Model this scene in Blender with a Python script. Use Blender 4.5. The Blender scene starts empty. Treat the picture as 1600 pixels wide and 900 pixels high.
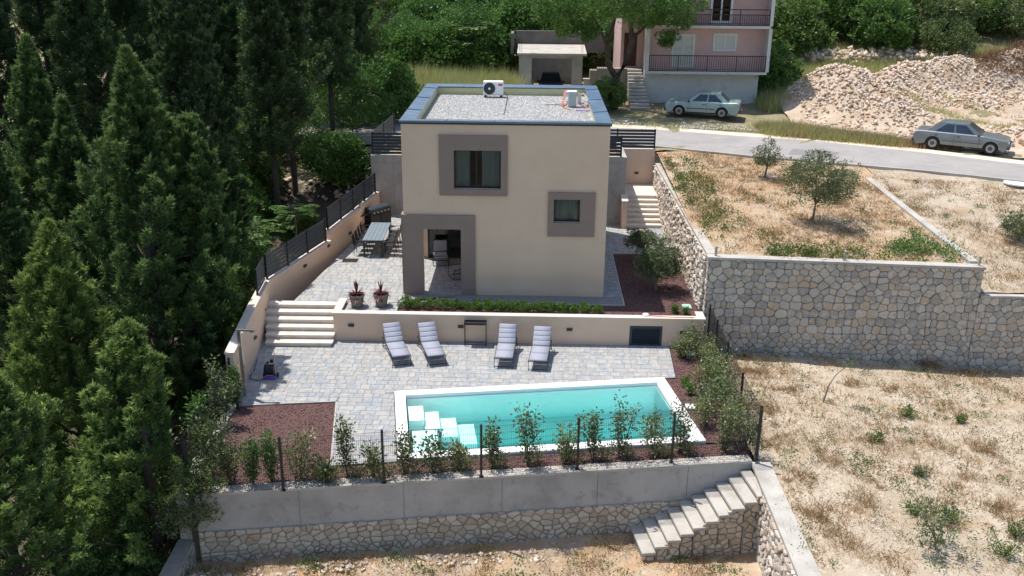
import bpy, math, random
import numpy as np
from mathutils import Vector, Matrix
random.seed(7); rng = np.random.default_rng(11)
PI = math.pi
scn = bpy.context.scene
COL = scn.collection
# ------------------------------------------------------------------ camera
CF, CP, CR, CY = 1496.165, 0.348478, 0.00963, 0.019929
CO = np.array([4.64554, -33.54804, 12.47257])
def cam_axes():
    cy, sy = math.cos(CY), math.sin(CY)
    f = np.array([-sy*math.cos(CP), cy*math.cos(CP), -math.sin(CP)])
    r = np.array([cy, sy, 0.]); u = np.cross(r, f)
    return r*math.cos(CR)+u*math.sin(CR), -r*math.sin(CR)+u*math.cos(CR), f
cR, cU, cFw = cam_axes()
cam = bpy.data.cameras.new('camera'); co = bpy.data.objects.new('camera', cam); COL.objects.link(co)
cam.sensor_width = 36; cam.lens = CF/1600*36; cam.clip_start = 0.5; cam.clip_end = 1500
M4 = Matrix(((cR[0], cU[0], -cFw[0], CO[0]), (cR[1], cU[1], -cFw[1], CO[1]), (cR[2], cU[2], -cFw[2], CO[2]), (0, 0, 0, 1)))
co.matrix_world = M4; scn.camera = co
scn.render.resolution_x = 1600; scn.render.resolution_y = 900
def ray(px, py): return cFw + cR*(px-800)/CF - cU*(py-450)/CF
def at(px, py, z): d = ray(px, py); return CO + d*((z-CO[2])/d[2])          # point of height z
def aty(px, py, y): d = ray(px, py); return CO + d*((y-CO[1])/d[1])         # point on the plane of that y
def prj(P):
    d = np.asarray(P, float)-CO; zz = d@cFw
    return np.stack([800+CF*(d@cR)/zz, 450-CF*(d@cU)/zz], -1), zz
# ------------------------------------------------------------------ light
SUN = np.array([-2.1, 1.4, 6.5]); SUN = SUN/np.linalg.norm(SUN)
w = bpy.data.worlds.new('World'); scn.world = w; w.use_nodes = True
nt = w.node_tree; sky = nt.nodes.new('ShaderNodeTexSky'); sky.sky_type = 'NISHITA'; sky.sun_disc = False
sky.sun_elevation = math.asin(SUN[2]); sky.sun_rotation = math.atan2(SUN[0], SUN[1]); sky.air_density = 1.0; sky.dust_density = 1.0
bg = nt.nodes['Background']; bg.inputs[1].default_value = 0.15; nt.links.new(sky.outputs[0], bg.inputs[0])
sl = bpy.data.lights.new('sun', 'SUN'); sl.energy = 4.5; sl.angle = math.radians(0.5); sl.color = (1, .955, .89)
so = bpy.data.objects.new('sun', sl); COL.objects.link(so); so.location = (0, 0, 40)
so.rotation_euler = Vector(SUN).to_track_quat('Z', 'Y').to_euler()
scn.view_settings.view_transform = 'Standard'; scn.view_settings.look = 'None'; scn.view_settings.exposure = 0.28; scn.view_settings.gamma = 1
# ------------------------------------------------------------------ materials
MATS = {}
def mat(name, cols, rough=.8, scale=3., bump=0., bscale=None, metal=0., rnd=0., spec=.4, stain=0., trans=0., detail=5., layers=None, coat=0.):
    """cols: list of colours blended by noise; rnd: how far piece-random moves along the ramp; layers: extra (scale, colour, lo, hi)"""
    if name in MATS: return MATS[name]
    m = bpy.data.materials.new(name); m.use_nodes = True; n = m.node_tree.nodes; L = m.node_tree.links
    b = n['Principled BSDF']; b.inputs['Roughness'].default_value = rough; b.inputs['Metallic'].default_value = metal
    b.inputs['Specular IOR Level'].default_value = spec
    if coat: b.inputs['Coat Weight'].default_value = coat; b.inputs['Coat Roughness'].default_value = .08
    tc = n.new('ShaderNodeTexCoord'); no = n.new('ShaderNodeTexNoise'); no.inputs['Scale'].default_value = scale; no.inputs['Detail'].default_value = detail
    no.inputs['Roughness'].default_value = .62
    L.new(tc.outputs['Object'], no.inputs['Vector'])
    fac = no.outputs['Fac']
    if rnd > 0:
        at_ = n.new('ShaderNodeAttribute'); at_.attribute_name = 'rnd'
        oi = n.new('ShaderNodeObjectInfo'); a1 = n.new('ShaderNodeMath'); a1.operation = 'ADD'
        L.new(at_.outputs['Fac'], a1.inputs[0])
        if name.startswith('leaf'): a1.inputs[1].default_value = 0
        else: L.new(oi.outputs['Random'], a1.inputs[1])
        fr = n.new('ShaderNodeMath'); fr.operation = 'FRACT'; L.new(a1.outputs[0], fr.inputs[0])
        mx = n.new('ShaderNodeMath'); mx.operation = 'MULTIPLY_ADD'; mx.inputs[1].default_value = rnd; L.new(fr.outputs[0], mx.inputs[0])
        m2 = n.new('ShaderNodeMath'); m2.operation = 'MULTIPLY_ADD'; m2.inputs[1].default_value = 1-rnd; m2.inputs[2].default_value = 0
        st = n.new('ShaderNodeMapRange'); st.inputs[1].default_value = .3; st.inputs[2].default_value = .7
        L.new(fac, st.inputs[0]); L.new(st.outputs[0], m2.inputs[0]); L.new(m2.outputs[0], mx.inputs[2]); fac = mx.outputs[0]
    else:
        st = n.new('ShaderNodeMapRange'); st.inputs[1].default_value = .3; st.inputs[2].default_value = .7
        L.new(fac, st.inputs[0]); fac = st.outputs[0]
    cr = n.new('ShaderNodeValToRGB'); e = cr.color_ramp.elements
    while len(e) > 1: e.remove(e[-1])
    e[0].position = 0; e[0].color = (*cols[0], 1)
    for i, c in enumerate(cols[1:], 1):
        k = e.new(i/(len(cols)-1)); k.color = (*c, 1)
    L.new(fac, cr.inputs[0]); cout = cr.outputs[0]
    for (ls, lc, lo, hi) in (layers or []):
        n2 = n.new('ShaderNodeTexNoise'); n2.inputs['Scale'].default_value = ls; n2.inputs['Detail'].default_value = 6; n2.inputs['Roughness'].default_value = .65
        mp = n.new('ShaderNodeMapping'); mp.inputs['Location'].default_value = (ls*3.1, ls, 7.7); L.new(tc.outputs['Object'], mp.inputs[0]); L.new(mp.outputs[0], n2.inputs['Vector'])
        r2 = n.new('ShaderNodeMapRange'); r2.inputs[1].default_value = lo; r2.inputs[2].default_value = hi; L.new(n2.outputs['Fac'], r2.inputs[0])
        mm = n.new('ShaderNodeMix'); mm.data_type = 'RGBA'; L.new(r2.outputs[0], mm.inputs[0]); L.new(cout, mm.inputs[6]); mm.inputs[7].default_value = (*lc, 1); cout = mm.outputs[2]
    L.new(cout, b.inputs['Base Color'])
    if bump:
        nb = n.new('ShaderNodeTexNoise'); nb.inputs['Scale'].default_value = bscale or scale*6; nb.inputs['Detail'].default_value = 6; L.new(tc.outputs['Object'], nb.inputs['Vector'])
        bp = n.new('ShaderNodeBump'); bp.inputs['Strength'].default_value = min(1, bump); bp.inputs['Distance'].default_value = .02+.03*max(0, bump-1)
        L.new(nb.outputs['Fac'], bp.inputs['Height']); L.new(bp.outputs[0], b.inputs['Normal'])
    if trans:
        tr = n.new('ShaderNodeBsdfTranslucent'); L.new(cout, tr.inputs[0]); ms = n.new('ShaderNodeMixShader'); ms.inputs[0].default_value = trans
        L.new(b.outputs[0], ms.inputs[1]); L.new(tr.outputs[0], ms.inputs[2]); L.new(ms.outputs[0], n['Material Output'].inputs[0])
    MATS[name] = m; return m
m_plaster = mat('plaster', [(.69, .505, .36), (.73, .54, .39)], .9, 1.2, .35, 90, layers=[(.55, (.63, .46, .325), .45, .8), (14, (.75, .56, .41), .55, .8)])
m_plaster_lt = mat('plaster_light', [(.72, .52, .375), (.76, .56, .41)], .9, 1.5, .3, 90)
m_surr = mat('surround', [(.27, .195, .16), (.30, .22, .18)], .9, 2, .3, 90)
m_cap = mat('cap_stone', [(.66, .55, .46), (.72, .62, .53)], .8, 4, .2)
m_step = mat('step_stone', [(.62, .55, .47), (.70, .64, .56)], .75, 5, .2, layers=[(2.5, (.5, .44, .37), .5, .8)])
m_anth = mat('anthracite', [(.028, .038, .05), (.04, .052, .066)], .45, 8)
m_anthd = mat('anthracite_frame', [(.015, .017, .02), (.022, .024, .028)], .4, 8)
m_roofm = mat('roof_metal', [(.13, .2, .29), (.19, .27, .36)], .33, 1.6, .25, 5, metal=.55, layers=[(.7, (.3, .4, .5), .55, .8)])
m_insul = mat('insulation', [(.52, .49, .27), (.58, .55, .33)], .8, 3)
m_white = mat('white', [(.78, .78, .78), (.82, .82, .81)], .5, 4)
m_coping = mat('coping_white', [(.84, .83, .81), (.88, .87, .86)], .6, 5, .1)
m_liner = mat('pool_liner', [(.80, .92, .90), (.85, .95, .93)], .5, 3)
m_lstep = mat('pool_step', [(.80, .9, .89), (.84, .93, .92)], .5, 3)
m_conc = mat('concrete', [(.30, .285, .26), (.39, .37, .34), (.46, .435, .40)], .9, .8, .4, 25, layers=[(3.2, (.2, .19, .175), .55, .85)])
m_concl = mat('concrete_light', [(.40, .375, .33), (.50, .465, .415)], .95, 2.0, .5, 25, layers=[(1.3, (.28, .255, .22), .5, .8)])
m_mortar = mat('mortar', [(.17, .16, .148), (.25, .235, .215)], .95, 6, .6, 30)
m_mortl = mat('mortar_warm', [(.24, .215, .185), (.33, .30, .255)], .95, 6, .6, 30)
m_stone = mat('wall_stone', [(.26, .235, .20), (.42, .38, .325), (.54, .485, .41), (.33, .30, .26), (.60, .54, .455), (.50, .39, .275), (.43, .40, .35)], .9, 5, .9, 18, rnd=.75)
m_stonel = mat('wall_stone_pale', [(.5, .42, .34), (.62, .56, .49), (.42, .34, .27), (.7, .64, .57)], .9, 5, .9, 18, rnd=.75)
m_stonew = mat('wall_stone_warm', [(.33, .265, .19), (.48, .40, .30), (.58, .50, .39), (.40, .31, .215), (.54, .47, .38)], .9, 5, .9, 18, rnd=.75)
m_rock = mat('rubble_rock', [(.38, .25, .16), (.58, .44, .32), (.70, .60, .49), (.50, .32, .19), (.74, .68, .60), (.62, .52, .42)], .95, 4, .6, 14, rnd=.75)
m_pav = mat('paver', [(.25, .265, .275), (.33, .335, .335), (.30, .295, .28), (.39, .38, .36), (.25, .28, .31), (.39, .36, .31), (.32, .33, .335)], .8, 1.6, .3, 40, rnd=.5, layers=[(6, (.5, .48, .45), .5, .8)])
m_grout = mat('grout', [(.2, .195, .185), (.26, .25, .24)], .95, 9)
m_redg = mat('red_gravel', [(.05, .028, .027), (.12, .062, .056), (.24, .15, .135)], .95, 45, 1, 90)
m_redp = mat('red_gravel_piece', [(.06, .03, .03), (.14, .07, .062), (.26, .15, .135), (.17, .085, .075)], .9, 8, rnd=.85)
m_gravel = mat('roof_gravel', [(.36, .35, .34), (.5, .49, .47)], .95, 18, 1, 60)
m_gravp = mat('roof_gravel_piece', [(.22, .21, .2), (.42, .41, .39), (.6, .59, .57), (.45, .42, .39)], .9, 8, rnd=.85)
m_soil = mat('dry_soil', [(.33, .265, .19), (.43, .355, .265), (.51, .435, .34)], .97, .55, 1.2, 9, detail=9, layers=[(1.7, (.27, .23, .13), .56, .74), (9, (.38, .3, .21), .55, .75), (.9, (.36, .26, .16), .50, .70), (5.5, (.66, .59, .50), .58, .72), (2.2, (.33, .25, .17), .6, .78)])
m_soil2 = mat('straw_soil', [(.31, .22, .135), (.41, .31, .21), (.49, .395, .285)], .97, .7, 1.2, 9, detail=9, layers=[(1.1, (.44, .27, .13), .46, .68), (5.5, (.7, .62, .5), .6, .74), (2.6, (.25, .22, .10), .6, .8)])
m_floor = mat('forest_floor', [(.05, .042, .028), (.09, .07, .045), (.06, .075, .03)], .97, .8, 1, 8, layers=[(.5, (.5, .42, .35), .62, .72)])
m_hill = mat('hill_soil', [(.16, .15, .075), (.28, .235, .14), (.14, .155, .06)], .97, .4, 1, 6, layers=[(.35, (.5, .42, .3), .62, .75)])
m_verge = mat('verge_soil', [(.3, .23, .14), (.42, .33, .22), (.5, .42, .31)], .97, .8, 1, 8, layers=[(.9, (.14, .13, .05), .5, .65), (3, (.6, .53, .45), .6, .75)])
m_asph = mat('asphalt', [(.30, .28, .26), (.36, .335, .315)], .92, .9, .4, 60, layers=[(.5, (.25, .24, .235), .5, .8), (1.7, (.42, .38, .33), .58, .8)])
m_dust = mat('road_dust', [(.6, .5, .39), (.68, .59, .48)], .97, 1.2, .6, 20)
m_bark = mat('bark', [(.045, .036, .028), (.10, .08, .06)], .95, 4, 1, 20)
m_barkg = mat('bark_grey', [(.16, .14, .115), (.25, .22, .185)], .95, 5, .8, 20)
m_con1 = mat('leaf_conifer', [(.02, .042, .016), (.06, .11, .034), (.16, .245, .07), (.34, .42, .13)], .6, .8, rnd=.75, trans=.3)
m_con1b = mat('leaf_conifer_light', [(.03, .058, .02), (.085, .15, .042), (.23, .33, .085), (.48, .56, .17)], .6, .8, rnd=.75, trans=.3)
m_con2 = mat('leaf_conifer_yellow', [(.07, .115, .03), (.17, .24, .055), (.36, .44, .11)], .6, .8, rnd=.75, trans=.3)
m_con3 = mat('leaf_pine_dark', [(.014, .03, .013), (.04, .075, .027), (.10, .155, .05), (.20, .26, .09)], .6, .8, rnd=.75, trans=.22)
m_lf1 = mat('leaf_broad', [(.032, .08, .02), (.07, .155, .032), (.13, .24, .05), (.19, .30, .07)], .5, .6, rnd=.7, trans=.35)
m_lf2 = mat('leaf_broad_light', [(.06, .12, .03), (.12, .2, .045), (.2, .28, .07)], .5, .6, rnd=.6, trans=.35)
m_lf3 = mat('leaf_olive', [(.065, .09, .035), (.125, .16, .065), (.24, .28, .13)], .5, 1, rnd=.7, trans=.2)
m_lf4 = mat('leaf_photinia', [(.03, .055, .018), (.07, .11, .03), (.15, .19, .06), (.17, .1, .04)], .4, 1.4, rnd=.7, trans=.25)
m_lf4b = mat('leaf_photinia_pale', [(.07, .10, .035), (.14, .19, .06), (.26, .29, .12), (.28, .19, .09)], .4, 1.4, rnd=.75, trans=.3)
m_lf5 = mat('leaf_box', [(.045, .10, .012), (.10, .2, .025), (.19, .32, .05)], .45, 2, rnd=.6, trans=.3)
m_lf6b = mat('leaf_scrub', [(.05, .085, .025), (.10, .15, .045), (.18, .225, .08), (.26, .27, .12)], .5, .6, rnd=.7, trans=.35)
m_lf6 = mat('leaf_cordyline', [(.06, .015, .022), (.14, .03, .04), (.22, .08, .07)], .4, 4, rnd=.8, trans=.2)
m_dry = mat('leaf_dry_grass', [(.14, .075, .03), (.28, .165, .07), (.44, .30, .15), (.58, .45, .27)], .8, 1, rnd=.7, trans=.25)
m_wgr = mat('leaf_wild_grass', [(.24, .28, .09), (.42, .44, .17), (.6, .54, .27)], .7, .5, rnd=.7, trans=.45)
m_weed = mat('leaf_weed', [(.05, .09, .02), (.11, .17, .035), (.2, .25, .07)], .6, 1, rnd=.7, trans=.3)
m_pink = mat('pink_plaster', [(.56, .38, .345), (.62, .435, .40)], .9, .7, .3, 60, layers=[(1.5, (.42, .33, .31), .55, .85)])
m_bw = mat('old_white_plaster', [(.55, .55, .52), (.64, .64, .61)], .9, .7, .3, layers=[(1.2, (.4, .39, .36), .55, .8)])
m_rust = mat('rust_iron', [(.05, .02, .018), (.1, .04, .032)], .8, 6)
m_shut = mat('shutter', [(.62, .64, .6), (.68, .7, .66)], .7, 5)
m_rcloth = mat('sling_fabric', [(.30, .31, .37), (.35, .36, .42)], .85, 30, .2, 200)
m_rubber = mat('rubber', [(.012, .012, .012), (.025, .025, .025)], .8, 10)
m_black = mat('black_plastic', [(.012, .012, .014), (.02, .02, .022)], .5, 6)
m_dark = mat('dark_void', [(.008, .008, .009), (.012, .012, .013)], .9, 3)
m_tt = mat('table_top', [(.16, .20, .235), (.2, .245, .28)], .5, 5, .1)
m_lampm = mat('bronze_lamp', [(.04, .03, .025), (.06, .045, .035)], .5, 6)
m_pot = mat('pot_clay', [(.2, .17, .14), (.25, .215, .18)], .8, 6, .4, 40)
m_curt = mat('curtain', [(.5, .53, .5), (.58, .61, .58)], .9, 2)
m_orange = mat('orange_hose', [(.6, .12, .04), (.7, .17, .06)], .5, 8)
m_purple = mat('purple_plastic', [(.16, .05, .4), (.25, .1, .55)], .4, 8)
m_green = mat('cover_green', [(.3, .5, .42), (.38, .58, .5)], .6, 8)
m_merc = mat('silver_green_paint', [(.20, .215, .205), (.25, .26, .245)], .32, 1.2, metal=.5, coat=.6)
m_jet = mat('pale_green_paint', [(.27, .36, .33), (.33, .43, .40)], .4, 1.2, metal=.3, coat=.4, layers=[(1.5, (.38, .46, .43), .5, .8)])
m_carw = mat('white_paint', [(.7, .72, .73), (.76, .78, .79)], .35, 2, coat=.4)
m_redl = mat('red_lens', [(.3, .02, .02), (.4, .03, .03)], .3, 6)
m_maroon = mat('maroon_panel', [(.2, .025, .03), (.25, .035, .04)], .4, 6)
m_rim = mat('alloy_rim', [(.33, .33, .32), (.42, .42, .41)], .35, 9, metal=.6)
m_chrome = mat('steel', [(.45, .43, .41), (.55, .53, .5)], .3, 9, metal=.9)
m_dkwood = mat('brushwood', [(.06, .045, .035), (.13, .10, .08)], .95, 6)
m_lrock = mat('grey_rock', [(.4, .36, .31), (.54, .5, .45), (.68, .64, .58)], .95, 3, .9, 12, rnd=.6)
m_wood = mat('cushion_grey', [(.3, .3, .31), (.38, .38, .39)], .9, 20)
def glassm(name, tint, rough=.03, see=.25):
    m = bpy.data.materials.new(name); m.use_nodes = True; n = m.node_tree.nodes; L = m.node_tree.links
    n.remove(n['Principled BSDF']); tr = n.new('ShaderNodeBsdfTransparent'); tr.inputs[0].default_value = (*tint, 1)
    gl = n.new('ShaderNodeBsdfGlossy'); gl.inputs['Roughness'].default_value = rough; fr = n.new('ShaderNodeFresnel'); fr.inputs[0].default_value = 1.5
    ms = n.new('ShaderNodeMixShader'); L.new(fr.outputs[0], ms.inputs[0]); L.new(tr.outputs[0], ms.inputs[1]); L.new(gl.outputs[0], ms.inputs[2])
    L.new(ms.outputs[0], n['Material Output'].inputs[0]); return m
m_glass = glassm('window_glass', (.72, .75, .74))
m_carglass = glassm('car_glass', (.12, .15, .17))
m_water = glassm('pool_water', (1, 1, 1), .02)
_n = m_water.node_tree.nodes; _L = m_water.node_tree.links
[x for x in _n if x.type == 'FRESNEL'][0].inputs[0].default_value = 1.33
va = _n.new('ShaderNodeVolumeAbsorption'); va.inputs[0].default_value = (.12, .97, .95, 1); va.inputs[1].default_value = .30
_L.new(va.outputs[0], _n['Material Output'].inputs[1])
_nz = _n.new('ShaderNodeTexNoise'); _nz.inputs['Scale'].default_value = 1.3; _bp = _n.new('ShaderNodeBump'); _bp.inputs['Strength'].default_value = .25; _bp.inputs['Distance'].default_value = .04
_tc = _n.new('ShaderNodeTexCoord'); _L.new(_tc.outputs['Object'], _nz.inputs['Vector']); _L.new(_nz.outputs['Fac'], _bp.inputs['Height'])
for x in _n:
    if x.type in ('FRESNEL', 'BSDF_GLOSSY'): _L.new(_bp.outputs[0], x.inputs['Normal'])
# ------------------------------------------------------------------ builders
def tag(o, label=None, cat=None, group=None, kind=None):
    if label: o['label'] = label
    if cat: o['category'] = cat
    if group: o['group'] = group
    if kind: o['kind'] = kind
    return o
def link(name, me, parent=None, m=None, loc=None):
    o = bpy.data.objects.new(name, me); COL.objects.link(o)
    if parent is not None: o.parent = parent
    if m is not None and me is not None and not me.materials: me.materials.append(m)
    if loc is not None: o.location = loc
    return o
def thing(name, label, cat, loc=(0, 0, 0), rz=0, group=None):
    o = link(name, None, loc=tuple(float(x) for x in loc)); o.rotation_euler = (0, 0, rz); o.empty_display_size = .2
    return tag(o, label, cat, group)
def npmesh(name, V, F, m, rnd=None, smooth=False):
    """V (n,3); F (k,3) or (k,4) ints"""
    V = np.asarray(V, np.float32); F = np.asarray(F, np.int32); k, q = F.shape
    me = bpy.data.meshes.new(name); me.vertices.add(len(V)); me.vertices.foreach_set('co', V.ravel())
    me.loops.add(k*q); me.loops.foreach_set('vertex_index', F.ravel())
    me.polygons.add(k); me.polygons.foreach_set('loop_start', np.arange(k, dtype=np.int32)*q)
    try: me.polygons.foreach_set('loop_total', np.full(k, q, np.int32))
    except Exception: pass
    if smooth: me.polygons.foreach_set('use_smooth', np.ones(k, bool))
    if rnd is not None:
        a = me.attributes.new('rnd', 'FLOAT', 'FACE'); a.data.foreach_set('value', np.asarray(rnd, np.float32))
    me.update(calc_edges=True); me.materials.append(m); return me
ORD = 'first second third fourth fifth sixth seventh eighth ninth tenth eleventh twelfth thirteenth fourteenth fifteenth sixteenth seventeenth eighteenth nineteenth twentieth'.split()
class MB:
    def __init__(s): s.v = []; s.f = []; s.mi = []; s.cur = 0; s.r = []
    def add(s, vs, fs, r=None):
        b = len(s.v); s.v += [tuple(map(float, x)) for x in vs]
        for f in fs: s.f.append([b+i for i in f]); s.mi.append(s.cur); s.r.append(r if r is not None else 0.)
        return s
    def box(s, c, d, rz=0, ry=0, rx=0, bev=0):
        hx, hy, hz = d[0]/2, d[1]/2, d[2]/2
        R = Matrix.Rotation(rz, 3, 'Z') @ Matrix.Rotation(ry, 3, 'Y') @ Matrix.Rotation(rx, 3, 'X')
        if bev:
            b_ = min(bev, hx*.9, hy*.9, hz*.9); pts = []
            for (z, i) in ((-hz, b_), (-hz+b_, 0), (hz-b_, 0), (hz, b_)):
                x, y = hx-i, hy-i
                pts += [(-x, -y, z), (x, -y, z), (x, y, z), (-x, y, z)]
            fs = [(3, 2, 1, 0), (12, 13, 14, 15)]
            for l in range(3):
                for k in range(4): a = l*4+k; bq = l*4+(k+1) % 4; fs.append((a, bq, bq+4, a+4))
        else:
            pts = [(-hx, -hy, -hz), (hx, -hy, -hz), (hx, hy, -hz), (-hx, hy, -hz), (-hx, -hy, hz), (hx, -hy, hz), (hx, hy, hz), (-hx, hy, hz)]
            fs = [(3, 2, 1, 0), (4, 5, 6, 7), (0, 1, 5, 4), (1, 2, 6, 5), (2, 3, 7, 6), (3, 0, 4, 7)]
        return s.add([Vector(c)+R @ Vector(p) for p in pts], fs)
    def b2(s, p0, p1, bev=0):
        return s.box([(p0[i]+p1[i])/2 for i in range(3)], [abs(p1[i]-p0[i]) for i in range(3)], bev=bev)
    def tube(s, pts, r, n=6, caps=True):
        pts = [Vector(p) for p in pts]; rs = r if isinstance(r, (list, tuple)) else [r]*len(pts); vs = []
        for i, p in enumerate(pts):
            d = (pts[min(i+1, len(pts)-1)]-pts[max(i-1, 0)]).normalized()
            a = d.cross(Vector((0, 0, 1))) if abs(d.z) < .9 else d.cross(Vector((1, 0, 0)))
            a.normalize(); b = d.cross(a)
            for k in range(n): t = 2*PI*k/n+PI/4; vs.append(p+(a*math.cos(t)+b*math.sin(t))*rs[i])
        fs = []
        for i in range(len(pts)-1):
            for k in range(n): k2 = (k+1) % n; fs.append((i*n+k, i*n+k2, (i+1)*n+k2, (i+1)*n+k))
        if caps: fs += [tuple(range(n))[::-1], tuple((len(pts)-1)*n+k for k in range(n))]
        return s.add(vs, fs)
    def lathe(s, c, prof, n=16):
        vs = []; fs = []
        for (r, z) in prof:
            for k in range(n): t = 2*PI*k/n; vs.append((c[0]+r*math.cos(t), c[1]+r*math.sin(t), c[2]+z))
        for i in range(len(prof)-1):
            for k in range(n): k2 = (k+1) % n; fs.append((i*n+k, i*n+k2, (i+1)*n+k2, (i+1)*n+k))
        fs.append(tuple(range(n))[::-1]); fs.append(tuple((len(prof)-1)*n+k for k in range(n)))
        return s.add(vs, fs)
    def prism(s, poly, z0, z1):
        """poly CCW in xy; z1/z0 may be lists"""
        n = len(poly); a = z0 if isinstance(z0, (list, tuple)) else [z0]*n; b = z1 if isinstance(z1, (list, tuple)) else [z1]*n
        vs = [(p[0], p[1], a[i]) for i, p in enumerate(poly)]+[(p[0], p[1], b[i]) for i, p in enumerate(poly)]
        return s.add(vs, [tuple(range(n))[::-1], tuple(range(n, 2*n))]+[(i, (i+1) % n, n+(i+1) % n, n+i) for i in range(n)])
    def build(s, name, m, parent=None, smooth=False, loc=None, rnd=False):
        me = bpy.data.meshes.new(name); me.from_pydata(s.v, [], s.f)
        for x in (m if isinstance(m, (list, tuple)) else [m]): me.materials.append(x)
        if isinstance(m, (list, tuple)): me.polygons.foreach_set('material_index', s.mi)
        if smooth: me.polygons.foreach_set('use_smooth', [True]*len(me.polygons))
        if rnd: a = me.attributes.new('rnd', 'FLOAT', 'FACE'); a.data.foreach_set('value', s.r)
        me.update(); return link(name, me, parent, loc=loc)
def kids(o): return [c for c in bpy.data.objects if c.parent == o]
def copy_tree(o, chmap=None):
    c = o.copy(); COL.objects.link(c)
    for ch in list(o.children):
        d = ch.copy(); COL.objects.link(d); d.parent = c
        for g in list(ch.children): e = g.copy(); COL.objects.link(e); e.parent = d
    return c
def clip(poly, region):
    """convex clip of poly by convex CCW region, 2D"""
    out = poly
    for i in range(len(region)):
        a = region[i]; b = region[(i+1) % len(region)]; ex, ey = b[0]-a[0], b[1]-a[1]; inp = out; out = []
        if not inp: return []
        for j in range(len(inp)):
            p = inp[j]; q = inp[(j+1) % len(inp)]
            sp = ex*(p[1]-a[1])-ey*(p[0]-a[0]); sq = ex*(q[1]-a[1])-ey*(q[0]-a[0])
            if sp >= 0: out.append(p)
            if (sp > 0 > sq) or (sp < 0 < sq): t = sp/(sp-sq); out.append((p[0]+(q[0]-p[0])*t, p[1]+(q[1]-p[1])*t))
    return out
def area(p): return .5*sum(p[i][0]*p[(i+1) % len(p)][1]-p[(i+1) % len(p)][0]*p[i][1] for i in range(len(p)))
def shrink(poly, d):
    n = len(poly); L = []
    for i in range(n):
        a = poly[i]; b = poly[(i+1) % n]; ex, ey = b[0]-a[0], b[1]-a[1]; l = math.hypot(ex, ey)
        if l < 1e-6: continue
        L.append((a[0]-ey/l*d, a[1]+ex/l*d, b[0]-ey/l*d, b[1]+ex/l*d))
    out = poly
    for (x0, y0, x1, y1) in L:
        inp = out; out = []
        for j in range(len(inp)):
            p = inp[j]; q = inp[(j+1) % len(inp)]
            sp = (x1-x0)*(p[1]-y0)-(y1-y0)*(p[0]-x0); sq = (x1-x0)*(q[1]-y0)-(y1-y0)*(q[0]-x0)
            if sp >= 0: out.append(p)
            if (sp > 0 > sq) or (sp < 0 < sq): t = sp/(sp-sq); out.append((p[0]+(q[0]-p[0])*t, p[1]+(q[1]-p[1])*t))
        if len(out) < 3: return []
    return out
def dedupe(p, e=.004):
    o = []
    for q in p:
        if not o or math.hypot(q[0]-o[-1][0], q[1]-o[-1][1]) > e: o.append(q)
    if len(o) > 1 and math.hypot(o[0][0]-o[-1][0], o[0][1]-o[-1][1]) < e: o.pop()
    return o
def chamfer(p, f=.22):
    o = []; n = len(p)
    for i in range(n):
        a = p[i-1]; b = p[i]; c = p[(i+1) % n]
        o.append((b[0]+(a[0]-b[0])*f, b[1]+(a[1]-b[1])*f)); o.append((b[0]+(c[0]-b[0])*f, b[1]+(c[1]-b[1])*f))
    return o
def piece(poly, fr, depth, bev, tilt=0., bulge=0.):
    """a stone/paver: 2D poly extruded along the face normal. fr(u,v,h) -> xyz"""
    p1 = poly; p2 = shrink(poly, bev)
    if len(p2) < 3 or len(p2) != len(p1):
        cx = sum(q[0] for q in p1)/len(p1); cy = sum(q[1] for q in p1)/len(p1)
        p2 = [(cx+(q[0]-cx)*.84, cy+(q[1]-cy)*.84) for q in p1]
    n = len(p1); ta, tb = random.uniform(-tilt, tilt), random.uniform(-tilt, tilt)
    cx = sum(q[0] for q in p1)/n; cy = sum(q[1] for q in p1)/n
    h = lambda q: depth+ta*(q[0]-cx)+tb*(q[1]-cy)
    vs = [fr(q[0], q[1], -.02) for q in p1]+[fr(q[0], q[1], h(q)-bev*.8) for q in p1]+[fr(q[0], q[1], h(q)) for q in p2]
    fs = []
    for l in range(2):
        for k in range(n): k2 = (k+1) % n; fs.append((l*n+k, l*n+k2, (l+1)*n+k2, (l+1)*n+k))
    if bulge: vs.append(fr(cx, cy, depth+bulge)); fs += [(2*n+k, 2*n+(k+1) % n, 3*n) for k in range(n)]
    else: fs.append(tuple(range(2*n, 3*n)))
    return vs, fs
def place_pieces(pcs, name, m, parent, limit=300):
    """pcs: list of (verts, faces). The ones that show largest become parts of their own; the rest one part"""
    sc = []
    for i, (vs, fs) in enumerate(pcs):
        c = np.mean(np.array([tuple(v) for v in vs]), 0); q, z = prj(c); ins = (-20 < q[0] < 1620) and (-20 < q[1] < 920)
        A = np.array([tuple(v) for v in vs]); Q, zz = prj(A); s_ = (Q[:, 0].max()-Q[:, 0].min())*(Q[:, 1].max()-Q[:, 1].min())
        sc.append((-(s_ if ins else s_*.001), i))
    sc.sort(); big = set(i for _, i in sc[:limit]); rest = MB()
    for i, (vs, fs) in enumerate(pcs):
        if i in big:
            me = bpy.data.meshes.new(name); me.from_pydata([tuple(v) for v in vs], [], fs); me.materials.append(m); link(name, me, parent)
        else: rest.add(vs, fs, random.random())
    if rest.v: o = rest.build(name+'_mass', m, parent, rnd=True); o['kind'] = 'stuff'
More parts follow.
